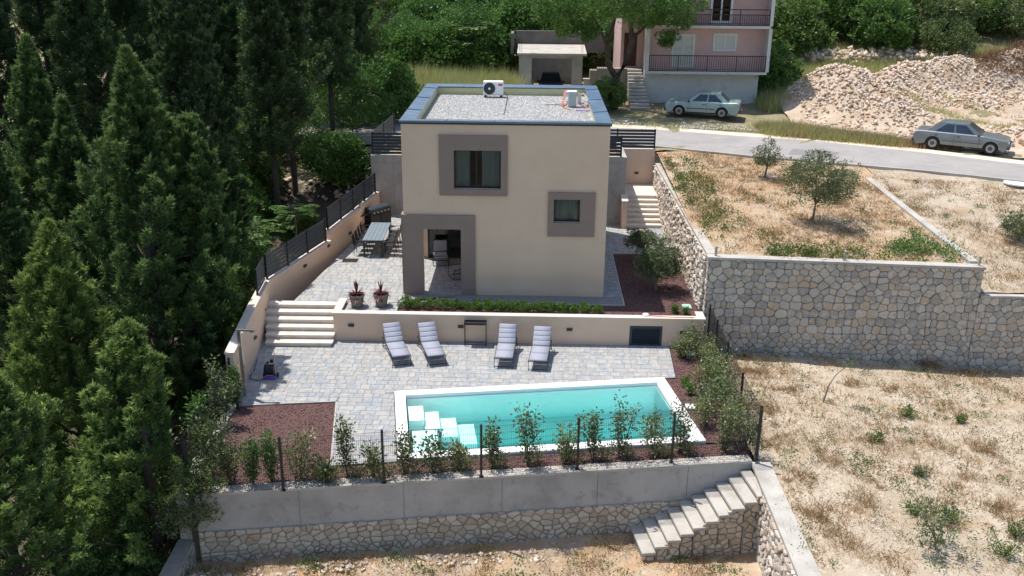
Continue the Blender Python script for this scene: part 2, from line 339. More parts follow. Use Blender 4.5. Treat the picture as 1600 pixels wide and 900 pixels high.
# ---- stone face: irregular polygons in rough courses
def stone_polys(L, H, sz=.34, squash=.72, joint=.02, top=None, seed=0, region=None):
    rr = random.Random(seed); pts = []; y = -sz; row = 0
    while y < H+sz:
        rh = sz*squash*rr.choice([.6, .85, 1., 1.1, 1.35]); x = -sz-rr.random()*sz
        while x < L+sz:
            w_ = sz*rr.uniform(.5, 1.55); pts.append((x+w_/2+rr.uniform(-.06, .06)*sz, y+rh/2+rr.uniform(-.17, .17)*sz, w_)); x += w_
        y += rh; row += 1
    out = []; reg = region or [(0, 0), (L, 0), (L, H), (0, H)]
    P = np.array([(a, b) for a, b, _ in pts])
    for i, (a, b, w_) in enumerate(pts):
        d = ((P-P[i])**2).sum(1); idx = np.argsort(d)[1:15]
        r = 1.6*sz; poly = [(a-r, b-r), (a+r, b-r), (a+r, b+r), (a-r, b+r)]
        for j in idx:
            if d[j] > (3.2*sz)**2: break
            qx, qy = P[j]; nx, ny = qx-a, qy-b; wj = pts[j][2]; t = .5+.10*(w_-wj)/sz; t = max(.35, min(.65, t))
            mx, my = a+nx*t, b+ny*t; inp = poly; poly = []
            for k in range(len(inp)):
                p = inp[k]; q = inp[(k+1) % len(inp)]; sp = -((p[0]-mx)*nx+(p[1]-my)*ny); sq = -((q[0]-mx)*nx+(q[1]-my)*ny)
                if sp >= 0: poly.append(p)
                if (sp > 0 > sq) or (sp < 0 < sq): tt = sp/(sp-sq); poly.append((p[0]+(q[0]-p[0])*tt, p[1]+(q[1]-p[1])*tt))
            if len(poly) < 3: break
        if len(poly) < 3: continue
        poly = clip(poly, reg)
        if len(poly) < 3 or area(poly) < .004: continue
        poly = shrink(poly, joint*rr.uniform(.6, 1.3)); poly = dedupe(poly, .02)
        if len(poly) < 3 or area(poly) < .003: continue
        poly = dedupe(chamfer(poly, rr.uniform(.08, .19)), .006)
        if len(poly) >= 3: out.append(poly)
    return out
def stone_wall_face(parent, p0, p1, zb, region_fn, sz, m, seed, joint=.02, depth=.03, batter=0., limit=300, squash=.72, rough=1.):
    """face from p0 to p1 (xy), outward normal to the right of p0->p1; region in (u, z-zb)"""
    p0 = Vector((p0[0], p0[1], 0)); p1 = Vector((p1[0], p1[1], 0)); u = (p1-p0); L = u.length; u.normalize(); n = Vector((u.y, -u.x, 0))
    reg = region_fn(L); H = max(q[1] for q in reg)
    polys = stone_polys(L, H, sz, squash, joint, seed=seed, region=reg)
    pcs = []
    for po in polys:
        fr = lambda a, b, h: p0+u*a+n*(h+batter*(H-b))+Vector((0, 0, zb+b))
        pcs.append(piece(po, fr, depth*random.uniform(.5, 1.5)*rough, .018, .12*rough, bulge=random.uniform(.0, .02)*rough))
    place_pieces(pcs, 'stone', m, parent, limit); return len(pcs)
def wall_box(mb, p0, p1, th, z0, z1, side=-1):
    """wall along p0->p1 whose outer face is on the line; thickness to the left (side=-1) of direction; z0,z1 numbers or pairs"""
    a = Vector((p0[0], p0[1])); b = Vector((p1[0], p1[1])); d = (b-a).normalized(); n = Vector((-d.y, d.x))*th*(-side)
    z0 = z0 if isinstance(z0, (list, tuple)) else (z0, z0); z1 = z1 if isinstance(z1, (list, tuple)) else (z1, z1)
    poly = [a, b, b+n, a+n]
    if area([(q.x, q.y) for q in poly]) < 0:
        poly = poly[::-1]; za = [z0[0], z0[1], z0[1], z0[0]][::-1]; zb = [z1[0], z1[1], z1[1], z1[0]][::-1]
    else: za = [z0[0], z0[1], z0[1], z0[0]]; zb = [z1[0], z1[1], z1[1], z1[0]]
    mb.prism([(q.x, q.y) for q in poly], za, zb)
# ---- ground sheets
def vnoise(x, y, s=1.):
    return (np.sin(x*1.3*s+1.7)*np.cos(y*1.1*s+.4)+.6*np.sin(x*2.9*s+y*1.7*s+2.1)+.35*np.sin(x*6.1*s-y*5.3*s)+.25*np.cos(x*9.7*s+y*11.1*s+1.))/2.2
def sheet(name, region, hf, res, m, amp=.04, ns=1., label=None, edge=None, smooth=True):
    xs = [p[0] for p in region]; ys = [p[1] for p in region]; mb = MB(); idx = {}; V = []; F = []
    nx = int((max(xs)-min(xs))/res)+1; ny = int((max(ys)-min(ys))/res)+1
    def vid(p):
        k = (round(p[0], 4), round(p[1], 4))
        if k not in idx: idx[k] = len(V); V.append(k)
        return idx[k]
    for i in range(nx):
        for j in range(ny):
            x0 = min(xs)+i*res; y0 = min(ys)+j*res; q = clip([(x0, y0), (x0+res, y0), (x0+res, y0+res), (x0, y0+res)], region)
            if len(q) >= 3 and area(q) > 1e-6: F.append([vid(p) for p in q])
    A = np.array(V); z = hf(A[:, 0], A[:, 1])+amp*vnoise(A[:, 0], A[:, 1], ns)
    me = bpy.data.meshes.new(name); me.from_pydata([(a, b, float(c)) for (a, b), c in zip(V, z)], [], F); me.materials.append(m)
    if smooth: me.polygons.foreach_set('use_smooth', [True]*len(me.polygons))
    o = link(name, me); o['kind'] = 'structure'
    if label: o['label'] = label
    return o
# ---- scatter in a convex region
def inpoly(P, reg):
    ok = np.ones(len(P), bool)
    for i in range(len(reg)):
        a = reg[i]; b = reg[(i+1) % len(reg)]; ok &= ((b[0]-a[0])*(P[:, 1]-a[1])-(b[1]-a[1])*(P[:, 0]-a[0])) >= 0
    return ok
def rand_in(reg, n):
    xs = [p[0] for p in reg]; ys = [p[1] for p in reg]; out = np.zeros((0, 2))
    while len(out) < n:
        P = np.stack([rng.uniform(min(xs), max(xs), n*2), rng.uniform(min(ys), max(ys), n*2)], 1); out = np.concatenate([out, P[inpoly(P, reg)]])
    return out[:n]
OCT = np.array([(1, 0, 0), (0, 1, 0), (-1, 0, 0), (0, -1, 0), (0, 0, 1), (0, 0, -1)], float)
OCF = np.array([(0, 1, 4), (1, 2, 4), (2, 3, 4), (3, 0, 4), (1, 0, 5), (2, 1, 5), (3, 2, 5), (0, 3, 5)])
def rot_rand(n):
    q = rng.normal(size=(n, 4)); q /= np.linalg.norm(q, axis=1)[:, None]; a, b, c, d = q.T
    return np.stack([np.stack([1-2*(c*c+d*d), 2*(b*c-a*d), 2*(b*d+a*c)], -1), np.stack([2*(b*c+a*d), 1-2*(b*b+d*d), 2*(c*d-a*b)], -1), np.stack([2*(b*d-a*c), 2*(c*d+a*b), 1-2*(b*b+c*c)], -1)], -2)
def pebbles(name, C, size, m, parent=None, smin=.5, flat=.7):
    n = len(C); s = size*rng.uniform(smin, 1.5, n); base = OCT[None]*rng.uniform(.6, 1.25, (n, 6, 1))*np.array([1, .85, .8])
    V = np.einsum('nij,nkj->nki', rot_rand(n), base)*s[:, None, None]; V[..., 2] *= flat; V += C[:, None, :]
    F = OCF[None]+np.arange(n)[:, None, None]*6
    me = npmesh(name, V.reshape(-1, 3), F.reshape(-1, 3), m, np.repeat(rng.random(n), 8)); o = link(name, me, parent); o['kind'] = 'stuff'; return o
def frames(D):
    D = D/np.maximum(np.linalg.norm(D, axis=1), 1e-9)[:, None]; up = np.where(np.abs(D[:, 2:3]) > .9, np.array([[1., 0, 0]]), np.array([[0, 0, 1.]]))
    A = np.cross(D, up); A /= np.linalg.norm(A, axis=1)[:, None]; return D, A, np.cross(A, D)
def leaf_geo(C, D, ln, wd, tri=False, roll=True):
    """leaves at C pointing along D. returns V,F"""
    n = len(C); D, A, B = frames(D); t = rng.uniform(0, 2*PI, n) if roll else rng.normal(0, .5, n); W = A*np.cos(t)[:, None]+B*np.sin(t)[:, None]
    ln = np.asarray(ln)*np.ones(n); wd = np.asarray(wd)*np.ones(n)
    if tri:
        V = np.stack([C-W*wd[:, None]/2, C+W*wd[:, None]/2, C+D*ln[:, None]], 1); F = np.arange(3*n).reshape(n, 3)
    else:
        Nn = np.cross(D, W)
        V = np.stack([C, C+D*(ln*.45)[:, None]+W*wd[:, None]/2+Nn*(ln*.06)[:, None], C+D*ln[:, None], C+D*(ln*.45)[:, None]-W*wd[:, None]/2+Nn*(ln*.06)[:, None]], 1); F = np.arange(4*n).reshape(n, 4)
    return V.reshape(-1, 3), F
def grass(name, P3, m, nb=14, h=.25, spread=.10, wd=.014, lean=.5, kind='stuff', parent=None, hv=.6):
    n = len(P3); C = np.repeat(P3, nb, 0); k = len(C); hs = np.repeat(rng.uniform(1-hv, 1+hv, n), nb)
    off = rng.normal(0, spread, (k, 3))*hs[:, None]; off[:, 2] = -.01; D = rng.normal(0, lean, (k, 3)); D[:, 2] = 1
    V, F = leaf_geo(C+off, D, h*hs*rng.uniform(.5, 1.2, k), wd, tri=True)
    me = npmesh(name, V, F, m, rng.random(k)); o = link(name, me, parent)
    if kind: o['kind'] = kind
    return o
def weeds(name, P3, m, nl=26, r=.13, h=.18, ln=.07, wd=.035, parent=None, kind='stuff'):
    n = len(P3); s = rng.uniform(.5, 1.5, n); C = np.repeat(P3, nl, 0); k = len(C); ss = np.repeat(s, nl); D = rng.normal(size=(k, 3)); D[:, 2] = np.abs(D[:, 2])+.3
    off = rng.normal(0, r, (k, 3))*ss[:, None]; off[:, 2] = rng.uniform(0, h, k)*ss
    V, F = leaf_geo(C+off, D, ln*rng.uniform(.6, 1.4, k), wd); me = npmesh(name, V, F, m, rng.random(k)); o = link(name, me, parent)
    if kind: o['kind'] = kind
    return o
# ---- woody plants
def limbs(mb, base, tips, r0, sag=0.):
    base = Vector(base)
    for t in tips:
        t = Vector(t); mid = (base*.5+t*.5)+Vector((random.uniform(-.1, .1), random.uniform(-.1, .1), random.uniform(.0, .15)))*(t-base).length
        mb.tube([base, mid, t], [r0, r0*.6, r0*.15], 5)
def cloud_crown(R, n_cl, per, ln, wd, cl_r, ecc=(1, 1, 1), holes=.25, up=.3, shell=.55, flatb=.6):
    """leaf clumps spread over an ellipsoid volume centred at origin"""
    c = rng.normal(size=(n_cl*3, 3)); c /= np.linalg.norm(c, axis=1)[:, None]; rad = rng.uniform(shell, 1.0, len(c))**.8; c *= rad[:, None]
    c[:, 2] = np.where(c[:, 2] < 0, c[:, 2]*flatb, c[:, 2]); keep = (vnoise(c[:, 0]*3+R, c[:, 1]*3, 1.2)+.3*rng.normal(size=len(c))) > -holes*1.5
    c = c[keep][:n_cl]; cr = cl_r*rng.uniform(.5, 1.4, len(c)); N = len(c); c = c*R*np.array(ecc)
    C = np.repeat(c, per, 0); d = rng.normal(size=(N*per, 3)); d /= np.linalg.norm(d, axis=1)[:, None]
    P = C+d*(np.repeat(cr, per)*rng.uniform(.45, 1., N*per)**.5)[:, None]*np.array([1, 1, .75]); D = d+rng.normal(0, .5, d.shape)+np.array([0, 0, up])
    V, F = leaf_geo(P, D, ln*rng.uniform(.6, 1.3, len(P)), wd*rng.uniform(.7, 1.2, len(P)))
    r = (np.repeat(rng.random(N)*.55, per)+rng.random(N*per)*.45)
    return V, F, r, c
def make_tree(name, label, cat, loc, R, trunk_h, ecc, m, n_cl=60, per=90, ln=.14, wd=.07, cl_r=.5, tr=.12, bark=None, holes=.25, group=None, nl=7, shell=.55, up=.3, flatb=.6):
    t = thing(name, label, cat, loc, 0, group); V, F, r, c = cloud_crown(R, n_cl, per, ln, wd, cl_r, ecc, holes, up, shell, flatb)
    cz = trunk_h+R*ecc[2]*.6; V[:, 2] += cz; link('crown', npmesh('crown', V, F, m, r), t)
    mb = MB(); lean = Vector((random.uniform(-.12, .12), random.uniform(-.12, .12), 0))*trunk_h; top = Vector((lean.x, lean.y, trunk_h))
    mb.tube([(0, 0, -.1), top*.5+Vector((lean.y*.5, 0, 0)), top], [tr, tr*.8, tr*.6], 7)
    idx = rng.choice(len(c), min(nl, len(c)), replace=False); limbs(mb, top, [(c[i][0], c[i][1], c[i][2]+cz) for i in idx], tr*.45)
    mb.build('trunk', bark or m_barkg, t, smooth=True); return t
def dup(o, loc, rz, s, label, sz=None):
    c = copy_tree(o); c.location = tuple(map(float, loc)); c.rotation_euler = (0, 0, rz); c.scale = (s, s, sz or s); c['label'] = label; return c
def make_conifer(name, label, loc, H, R, m, n_pl=330, per=170, ln=.17, wd=.055, pl=1.1, group=None, base=.04, power=.85, spread=.24, cat='tree', droop=0., bark=None, bare=0.):
    t = thing(name, label, cat, loc, 0, group)
    if True: n_pl = int(n_pl*1.9); per = int(per*.62); pl = pl*.72; ln = ln*.9
    h = rng.uniform(base+bare, 1, n_pl)**.9; th = rng.uniform(0, 2*PI, n_pl); prof = (1-h)**power*(1-np.exp(-(h-bare+.04)*9)); sd_ = rng.uniform(0, 6); lob = 1+.26*np.sin(th*3+h*9+sd_)+.2*np.sin(th*5-h*17+sd_)+.14*np.sin(th*2+h*31)+rng.normal(0, .1, n_pl)
    rr = R*prof*lob*np.sqrt(rng.uniform(.35, 1, n_pl)); tip = np.stack([rr*np.cos(th), rr*np.sin(th), h*H], 1)
    out = np.stack([np.cos(th), np.sin(th), np.full(n_pl, .0)], 1); ax = out*(1.0-.45*h)[:, None]+np.array([0, 0, 1.])*(.42+1.1*h-droop)[:, None]+rng.normal(0, .2, (n_pl, 3)); ax /= np.linalg.norm(ax, axis=1)[:, None]
    L = pl*(.55+.5*(1-h))*rng.uniform(.55, 1.45, n_pl)
    wx_, wy_, wz_ = tip[:, 0]+loc[0], tip[:, 1]+loc[1], tip[:, 2]+loc[2]; kp = ~((wz_ < 2.4) & (((wx_ > -5.35) & (wy_ > -7.6)) | ((wx_ > -4.75) & (wy_ <= -7.6)))); tip, ax, L, rr = tip[kp], ax[kp], L[kp], rr[kp]; n_pl = len(L)
    # sub-sprays: flattened fans along each plume
    s = rng.beta(1.3, 1.1, (n_pl, per)); D, A, B = frames(ax); t2 = rng.uniform(0, 2*PI, (n_pl, per)); w_ = spread*(1-s*.82)*np.sqrt(rng.random((n_pl, per)))*L[:, None]*1.25
    W = A[:, None]*np.cos(t2)[..., None]+B[:, None]*np.sin(t2)[..., None]*.75; Lr = L[:, None, None]
    P = tip[:, None]-ax[:, None]*Lr*(1-s[..., None])+W*w_[..., None]
    Dd = ax[:, None]*.9+W*.9+rng.normal(0, .3, P.shape); k = n_pl*per
    V, F = leaf_geo(P.reshape(-1, 3), Dd.reshape(-1, 3), ln*rng.uniform(.5, 1.4, k), wd*rng.uniform(.7, 1.3, k), tri=True)
    r = np.clip(np.repeat(rng.random(n_pl)*.35, per)+rng.random(k)*.2+.45*s.ravel()**2, 0, .999)  # values rise towards plume tips: sunlit tips, shaded gaps painted into leaf colour
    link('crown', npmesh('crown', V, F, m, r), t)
    mb = MB(); mb.tube([(0, 0, -.3), (0, 0, H*.5), (0, 0, H*.93)], [R*.06, R*.04, .02], 7)
    for i in range(0, n_pl, 12):
        z0 = max(.2, tip[i][2]-L[i]*.6-rr[i]*.5); mb.tube([(0, 0, z0), tuple(tip[i]-ax[i]*L[i]*.5)], [.05, .015], 4, caps=False)
    mb.build('trunk', bark or m_bark, t); return t
def make_shrub(name, label, loc, h, r, m, nst=4, per=34, ln=.11, wd=.045, cat='shrub', group=None, rz=0.):
    t = thing(name, label, cat, loc, rz, group); mb = MB(); P = []; D = []
    for i in range(nst):
        a = random.uniform(0, 2*PI); hh = h*random.uniform(.65, 1.02); x, y = math.cos(a)*r*random.uniform(.2, .8), math.sin(a)*r*random.uniform(.2, .8)
        pts = [Vector((x*.15, y*.15, -.03)), Vector((x*.6+random.uniform(-.05, .05), y*.6, hh*.5)), Vector((x+random.uniform(-.06, .06), y, hh))]
        mb.tube(pts, [.012, .009, .004], 4, caps=False)
        for k in range(per):
            s = random.random()**.7*.9+.1; p = pts[0].lerp(pts[1], s*2) if s < .5 else pts[1].lerp(pts[2], s*2-1)
            b = Vector((random.gauss(0, 1), random.gauss(0, 1), random.gauss(.3, .6))).normalized(); q = p+b*random.uniform(.02, r*.42)
            P.append(q); D.append(b+Vector((random.gauss(0, .4), random.gauss(0, .4), random.gauss(.1, .4))))
    V, F = leaf_geo(np.array(P), np.array(D), ln*rng.uniform(.6, 1.3, len(P)), wd)
    link('foliage', npmesh('foliage', V, F, m, rng.random(len(P))), t); mb.build('stem', m_bark, t); return t
# ================================================================== TERRAIN
def interp(x, xs, ys): return np.interp(x, xs, ys)
RN = [(-8, 16.4), (4, 16.2), (10.82, 14.69), (15.15, 12.67), (18.82, 11.34), (22.75, 9.85), (26.26, 8.09), (34, 3.9), (60, -10)]
RF = [(-8, 21.4), (3, 21.0), (11.37, 19.45), (15.59, 17.9), (19.16, 16.92), (23.91, 14.3), (27.95, 11.65), (36, 7.3), (62, -6.5)]
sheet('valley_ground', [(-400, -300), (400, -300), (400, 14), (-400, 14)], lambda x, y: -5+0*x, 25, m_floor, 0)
def left_h(x, y):
    base = interp(y, [-60, -12, -4, 0, 8, 11, 13, 20, 30, 40], [-6, -3.6, -2.6, -1.9, -.8, -.3, .9, 2.5, 3.0, 4.2]); return base-np.clip((-5-x)*.05, 0, 1.5)*(y < 30)
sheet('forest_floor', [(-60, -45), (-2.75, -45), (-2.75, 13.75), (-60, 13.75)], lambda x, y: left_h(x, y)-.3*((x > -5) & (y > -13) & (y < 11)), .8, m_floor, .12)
def back_h(x, y):
    h = interp(y, [10, 22, 27, 36, 42, 60, 90, 200], [2.64, 2.66, 2.9, 3.0, 4.0, 8.5, 19, 60]); hl = left_h(x, y); t = np.clip((x+6)/4, 0, 1)
    g = np.where(y < 34, hl*(1-t)+h*t, h); far = np.clip((x-19)/6, 0, 1)*interp(y, [19, 24, 34, 44, 60], [0, .1, .9, 1.6, 3]); return g+np.where(y > 19, far, 0)
sheet('hillside', [(-90, 13.75), (110, 13.75), (110, 120), (-90, 120)], back_h, 1.25, m_hill, .12)
sheet('hillside_far', [(-400, 120), (400, 120), (400, 400), (-400, 400)], lambda x, y: 29+(y-120)*.3, 25, m_hill, 0)
sheet('rear_yard', [(-2.75, 11.15), (8.95, 11.15), (8.95, 13.8), (-2.75, 13.8)], lambda x, y: 2.64+0*x, .8, m_verge, .02)
def plot_h(x, y):
    zw = np.where(x < 20.25, 2.04-.02*(x-11), .90-.0*(x)); yr = interp(x, [p[0] for p in RN], [p[1] for p in RN]); t = np.clip((y+1.5)/(yr+1.5), 0, 1)
    return zw+(2.66-zw)*np.where(x < 20.25, t, t**.85)
def strips(name, xs, y0, yf, hf, res, m, amp, ns=1.):
    for i, (a, b) in enumerate(zip(xs[:-1], xs[1:])): sheet(name, [(a, y0), (b, y0), (b, yf(b)), (a, yf(a))], hf, res, m, amp, ns)
rnf = lambda x: float(np.interp(x, [p[0] for p in RN], [p[1] for p in RN]))
strips('olive_plot', [10.85, 15.15, 20.2], -1.42, rnf, plot_h, .3, m_soil2, .05, 1.4)
strips('dry_plot', [20.26, 26.26, 34], -1.42, rnf, plot_h, .4, m_soil, .05, 1.4)
sheet('dry_plot', [(34, -20), (60, -20), (60, -10.1), (34, 3.8)], lambda x, y: 1.2+0*x, 1., m_soil, .05)
def lr_h(x, y): return -1.02-.055*(x-11.5)-.043*(y+10.4)*np.where(y > -10.4, 1, .5)-.12*np.exp(-((x-11.2)/.5)**2)
sheet('dry_field', [(11.02, -24), (34, -24), (34, -1.55), (11.02, -1.55)], lr_h, .25, m_soil, .05, 1.2)
def lf_h(x, y): return -2.9+.035*(y+12)+.22*np.exp(-((y+12.9-.153*(x-.5))/.5)**2)*np.clip((6-x)/5, 0, 1)
sheet('lower_ground', [(-4.4, -24), (10.82, -24), (10.82, -10.3), (-4.0, -12.5)], lf_h, .22, m_soil2, .06, 1.6)
# road with kerb
def strip_mesh(name, A, B, z, m, kind='structure'):
    mb = MB()
    for i in range(len(A)-1): mb.add([(A[i][0], A[i][1], z), (A[i+1][0], A[i+1][1], z), (B[i+1][0], B[i+1][1], z), (B[i][0], B[i][1], z)], [(0, 1, 2, 3)])
    o = mb.build(name, m); o['kind'] = kind; return o
RF2 = [(p[0]+.35, p[1]+.9) for p in RF]
strip_mesh('road_shoulder', RN, RF2, 2.70, m_dust); strip_mesh('road', RN, RF, 2.704, m_asph)
mb = MB()
for a, b in zip(RN[:-1], RN[1:]): wall_box(mb, (a[0], a[1]-.12), (b[0], b[1]-.12), .12, 2.3, 2.76, -1)
o = mb.build('kerb', m_concl); o['kind'] = 'structure'
# ================================================================== PAVING
def pave(name, regs, z, seed, rowd=.30):
    rr = random.Random(seed); o = sheet(name, regs[0], lambda x, y: z-.012+0*x, 3, m_grout, 0, smooth=False)
    for r in regs[1:]:
        mb = MB(); mb.add([(p[0], p[1], z-.012) for p in r], [tuple(range(len(r)))]); mb.build('bedding', m_grout, o)
    xs = [p[0] for r in regs for p in r]; ys = [p[1] for r in regs for p in r]; pcs = []; y = min(ys)
    while y < max(ys):
        rd = rowd*rr.choice([.8, 1, 1, 1.2]); x = min(xs)-rr.random()*.4
        while x < max(xs):
            w_ = rr.choice([.22, .3, .3, .38, .45]); q = [(x, y), (x+w_, y), (x+w_, y+rd), (x, y+rd)]; x += w_
            ins = all(any(bool(inpoly(np.array([c]), r)[0]) for r in regs) for c in q)
            if not ins:
                ok = None
                for r in regs:
                    k = clip(q, r)
                    if len(k) >= 3 and (ok is None or area(k) > area(ok)): ok = k
                if ok is None or area(ok) < .008: continue
                q = ok
            q = dedupe(shrink(q, .006), .01)
            if len(q) < 3: continue
            hh = rr.uniform(-.0012, .0012)+z
            pcs.append(piece(q, lambda a, b, h, hh=hh: (a, b, hh+h), 0, .007))
        y += rd
    place_pieces(pcs, 'paver', m_pav, o, 300); return o
pave('pool_terrace_paving', [[(-4.95, -2.3), (-4.28, -7.57), (-1.25, -7.157), (-1.25, -2.3)], [(-1.25, -2.3), (-1.25, -6.73), (.43, -6.5), (.43, -2.3)],
     [(-1.25, -6.73), (-1.25, -7.157), (-.65, -11.0), (1.1, -10.72), (.43, -6.5)], [(.43, -2.3), (.43, -6.5), (9.45, -5.04), (9.58, -2.3)]], -.9, 1)
pave('upper_terrace_paving', [[(-4.9, -.85), (-4.85, -1.02), (0, -1.02), (0, 10.95), (-2.6, 10.95), (-3.05, 7.1), (-3.62, 4.3)], [(-2.0, -1.02), (-2.0, -2.22), (-.08, -2.22), (-.08, -1.02)],
     [(0, -1.02), (-.08, -1.02), (-.08, -.82), (8.1, -.82), (8.1, 0), (2.3, 0), (0, 0)], [(7.38, 0), (8.1, 0), (8.12, 5.3), (7.38, 5.3)], [(7.38, 5.3), (10.72, 5.3), (10.7, 9.8), (7.38, 9.8)], [(0, 0), (2.5, 0), (2.5, 4.3), (0, 4.3)]], 0, 2, .32)
# pale edge kerbs of the paving
mb = MB()
for a, b in [((-4.28, -7.60), (-1.22, -7.18)), ((-1.22, -7.18), (-.62, -11.03))]: wall_box(mb, a, b, .05, -1.1, -.885, 1)
wall_box(mb, (8.12, -.84), (8.14, 5.3), .05, -.1, .006, -1); wall_box(mb, (8.14, 5.3), (10.7, 5.3), .05, -.1, .006, 1); wall_box(mb, (-.05, -.84), (8.12, -.84), .05, -.1, .006, 1)
o = mb.build('paving_edge', m_concl); o['kind'] = 'structure'
beds = [[(-4.3, -7.6), (-3.98, -12.45), (-.5, -11.93), (-.64, -11.05), (-1.25, -7.2)], [(-.64, -11.02), (-.5, -11.93), (10.8, -10.2), (10.85, -9.12), (1.1, -10.75)], [(9.75, -9.3), (10.85, -9.12), (10.88, -5.0), (9.08, -5.1)], [(9.47, -5.04), (10.88, -5.0), (10.9, -2.4), (9.6, -2.4)]]
for i, r in enumerate(beds): sheet('red_gravel_bed', r, lambda x, y: -.935+0*x, .3, m_redg, .012, 3)
ubeds = [[(-.05, -2.22), (10.7, -2.22), (10.7, -.86), (-.05, -.86)], [(8.16, -.86), (10.85, -.86), (10.75, 5.26), (8.16, 5.26)]]
for r in ubeds: sheet('red_gravel_bed', r, lambda x, y: -.03+0*x, .3, m_redg, .012, 3)
for r, z, n in [(beds[0], -.935, 3600), (beds[1], -.935, 3000), (beds[2], -.935, 1500), (beds[3], -.935, 900), (ubeds[0], -.03, 3000), (ubeds[1], -.03, 3600)]:
    P = rand_in(r, n); pebbles('red_gravel', np.c_[P, np.full(n, z+.012)], .022, m_redp)
# ================================================================== WALLS
# low terrace wall
t = thing('terrace_wall', 'low beige rendered wall behind the sun loungers, with a pale coping and bronze lamps', 'wall', (4.2, -2.35, -.9)); tl = Vector(t.location)
def sub(name, mb, m, parent, off=None, smooth=False, rnd=False):
    """world-space geometry under a moved parent"""
    o_ = Vector(parent.location); p = parent.parent
    while p is not None: o_ = o_+Vector(p.location); p = p.parent
    mb.v = [tuple(Vector(v)-o_) for v in mb.v]; return mb.build(name, m, parent, smooth=smooth, rnd=rnd)
mb = MB(); LX0, LX1 = 8.16, 9.30
mb.b2((-2.25, -2.45, -1.0), (LX0, -2.23, .10)); mb.b2((LX1, -2.45, -1.0), (10.74, -2.23, .10)); mb.b2((LX0, -2.45, -.16), (LX1, -2.23, .10)); mb.b2((LX0, -2.45, -1.0), (LX1, -2.23, -.92)); mb.b2((-2.25, -2.227, -1.0), (-2.03, -1.03, .10))
sub('wall', mb, m_plaster_lt, t)
mb = MB(); mb.b2((-2.28, -2.48, .10), (10.78, -2.2, .15), .006); mb.b2((-2.28, -2.197, .10), (-2.0, -1.0, .15), .006); mb.b2((10.5, -2.197, .10), (10.78, -1.75, .15), .006); sub('coping', mb, m_cap, t)
f = thing('louvre_door', None, None); f.parent = t; f.location = Vector((8.73, -2.45, -.54))-tl; f.empty_display_size = .1
bpy.data.objects.remove(f)
mb = MB(); mb.b2((LX0, -2.46, -.92), (LX0+.09, -2.41, -.16)); mb.b2((LX1-.09, -2.46, -.92), (LX1, -2.41, -.16)); mb.b2((LX0+.09, -2.46, -.25), (LX1-.09, -2.41, -.16)); mb.b2((LX0+.09, -2.46, -.92), (LX1-.09, -2.41, -.83))
dr = sub('louvre_door', mb, m_anth, t)
me = None
for k in range(9):
    mb = MB(); mb.box((8.73, -2.425, -.795+k*.063), (.955, .012, .07), rx=.5); o = sub('slat', mb, m_anth, dr)
mb = MB(); mb.b2((LX0+.01, -2.38, -.91), (LX1-.01, -2.36, -.17)); sub('backing', mb, m_dark, dr)
def wall_lamp(parent, x, y, z, nx, ny):
    mb = MB(); mb.box((x+nx*.03, y+ny*.03, z), (.20 if abs(ny) > .5 else .06, .06 if abs(ny) > .5 else .2, .10), rz=0, bev=.008); sub('wall_lamp', mb, m_lampm, parent)
for x, z in ((-1.62, -.31), (2.24, -.29), (6.06, -.33), (10.02, -.38)): wall_lamp(t, x, -2.45, z, 0, -1)
# left boundary wall
LW1 = [(-2.62, 10.9), (-3.05, 7.1), (-3.62, 4.3)]; LW2 = [(-3.62, 4.3), (-4.90, -.8)]; LW3 = [(-4.90, -.8), (-4.69, -3.27), (-4.26, -7.3)]
t = thing('boundary_wall', 'long beige rendered wall along the left edge of both terraces', 'wall', (-4.0, 2, 0)); mb = MB()
def plw(mb, pts, th, z0, z1, side=-1):
    """polyline wall with mitred joints"""
    n = len(pts); off = []
    for i in range(n):
        a = Vector(pts[max(i-1, 0)]); b = Vector(pts[i]); c = Vector(pts[min(i+1, n-1)]); d1 = (b-a).normalized() if i > 0 else (c-b).normalized(); d2 = (c-b).normalized() if i < n-1 else d1
        n1 = Vector((-d1.y, d1.x))*(-side); n2 = Vector((-d2.y, d2.x))*(-side); k = n1+n2; k = k/(k.dot(n1)) if k.dot(n1) > .1 else n1; off.append(b+k*th)
    for i in range(n-1):
        q = [pts[i], pts[i+1], tuple(off[i+1]), tuple(off[i])]
        if area(q) < 0: q = q[::-1]
        mb.prism(q, z0, z1)
plw(mb, LW1, .24, -2.2, 1.10, 1); plw(mb, LW2, .24, -3.4, .67, 1); plw(mb, LW3, .24, -4.2, .665, 1); sub('wall', mb, m_plaster_lt, t)
def inset(pts, d): return [(p[0]+d, p[1]) for p in pts]
mb = MB(); plw(mb, inset(LW1, .03), .30, 1.10, 1.15, 1); plw(mb, inset(LW2, .03), .30, .67, .72, 1); plw(mb, inset(LW3, .03), .30, .665, .716, 1); sub('coping', mb, m_cap, t)
for (x, y, z) in ((-4.88, -1.85, -.05), (-4.22, 1.9, .38), (-3.72, 4.0, .55), (-3.22, 6.2, .45), (-4.62, -4.0, -.2)):
    mb = MB(); mb.box((x+.03, y, z), (.07, .2, .10), rz=-.2, bev=.008); sub('wall_lamp', mb, m_lampm, t)
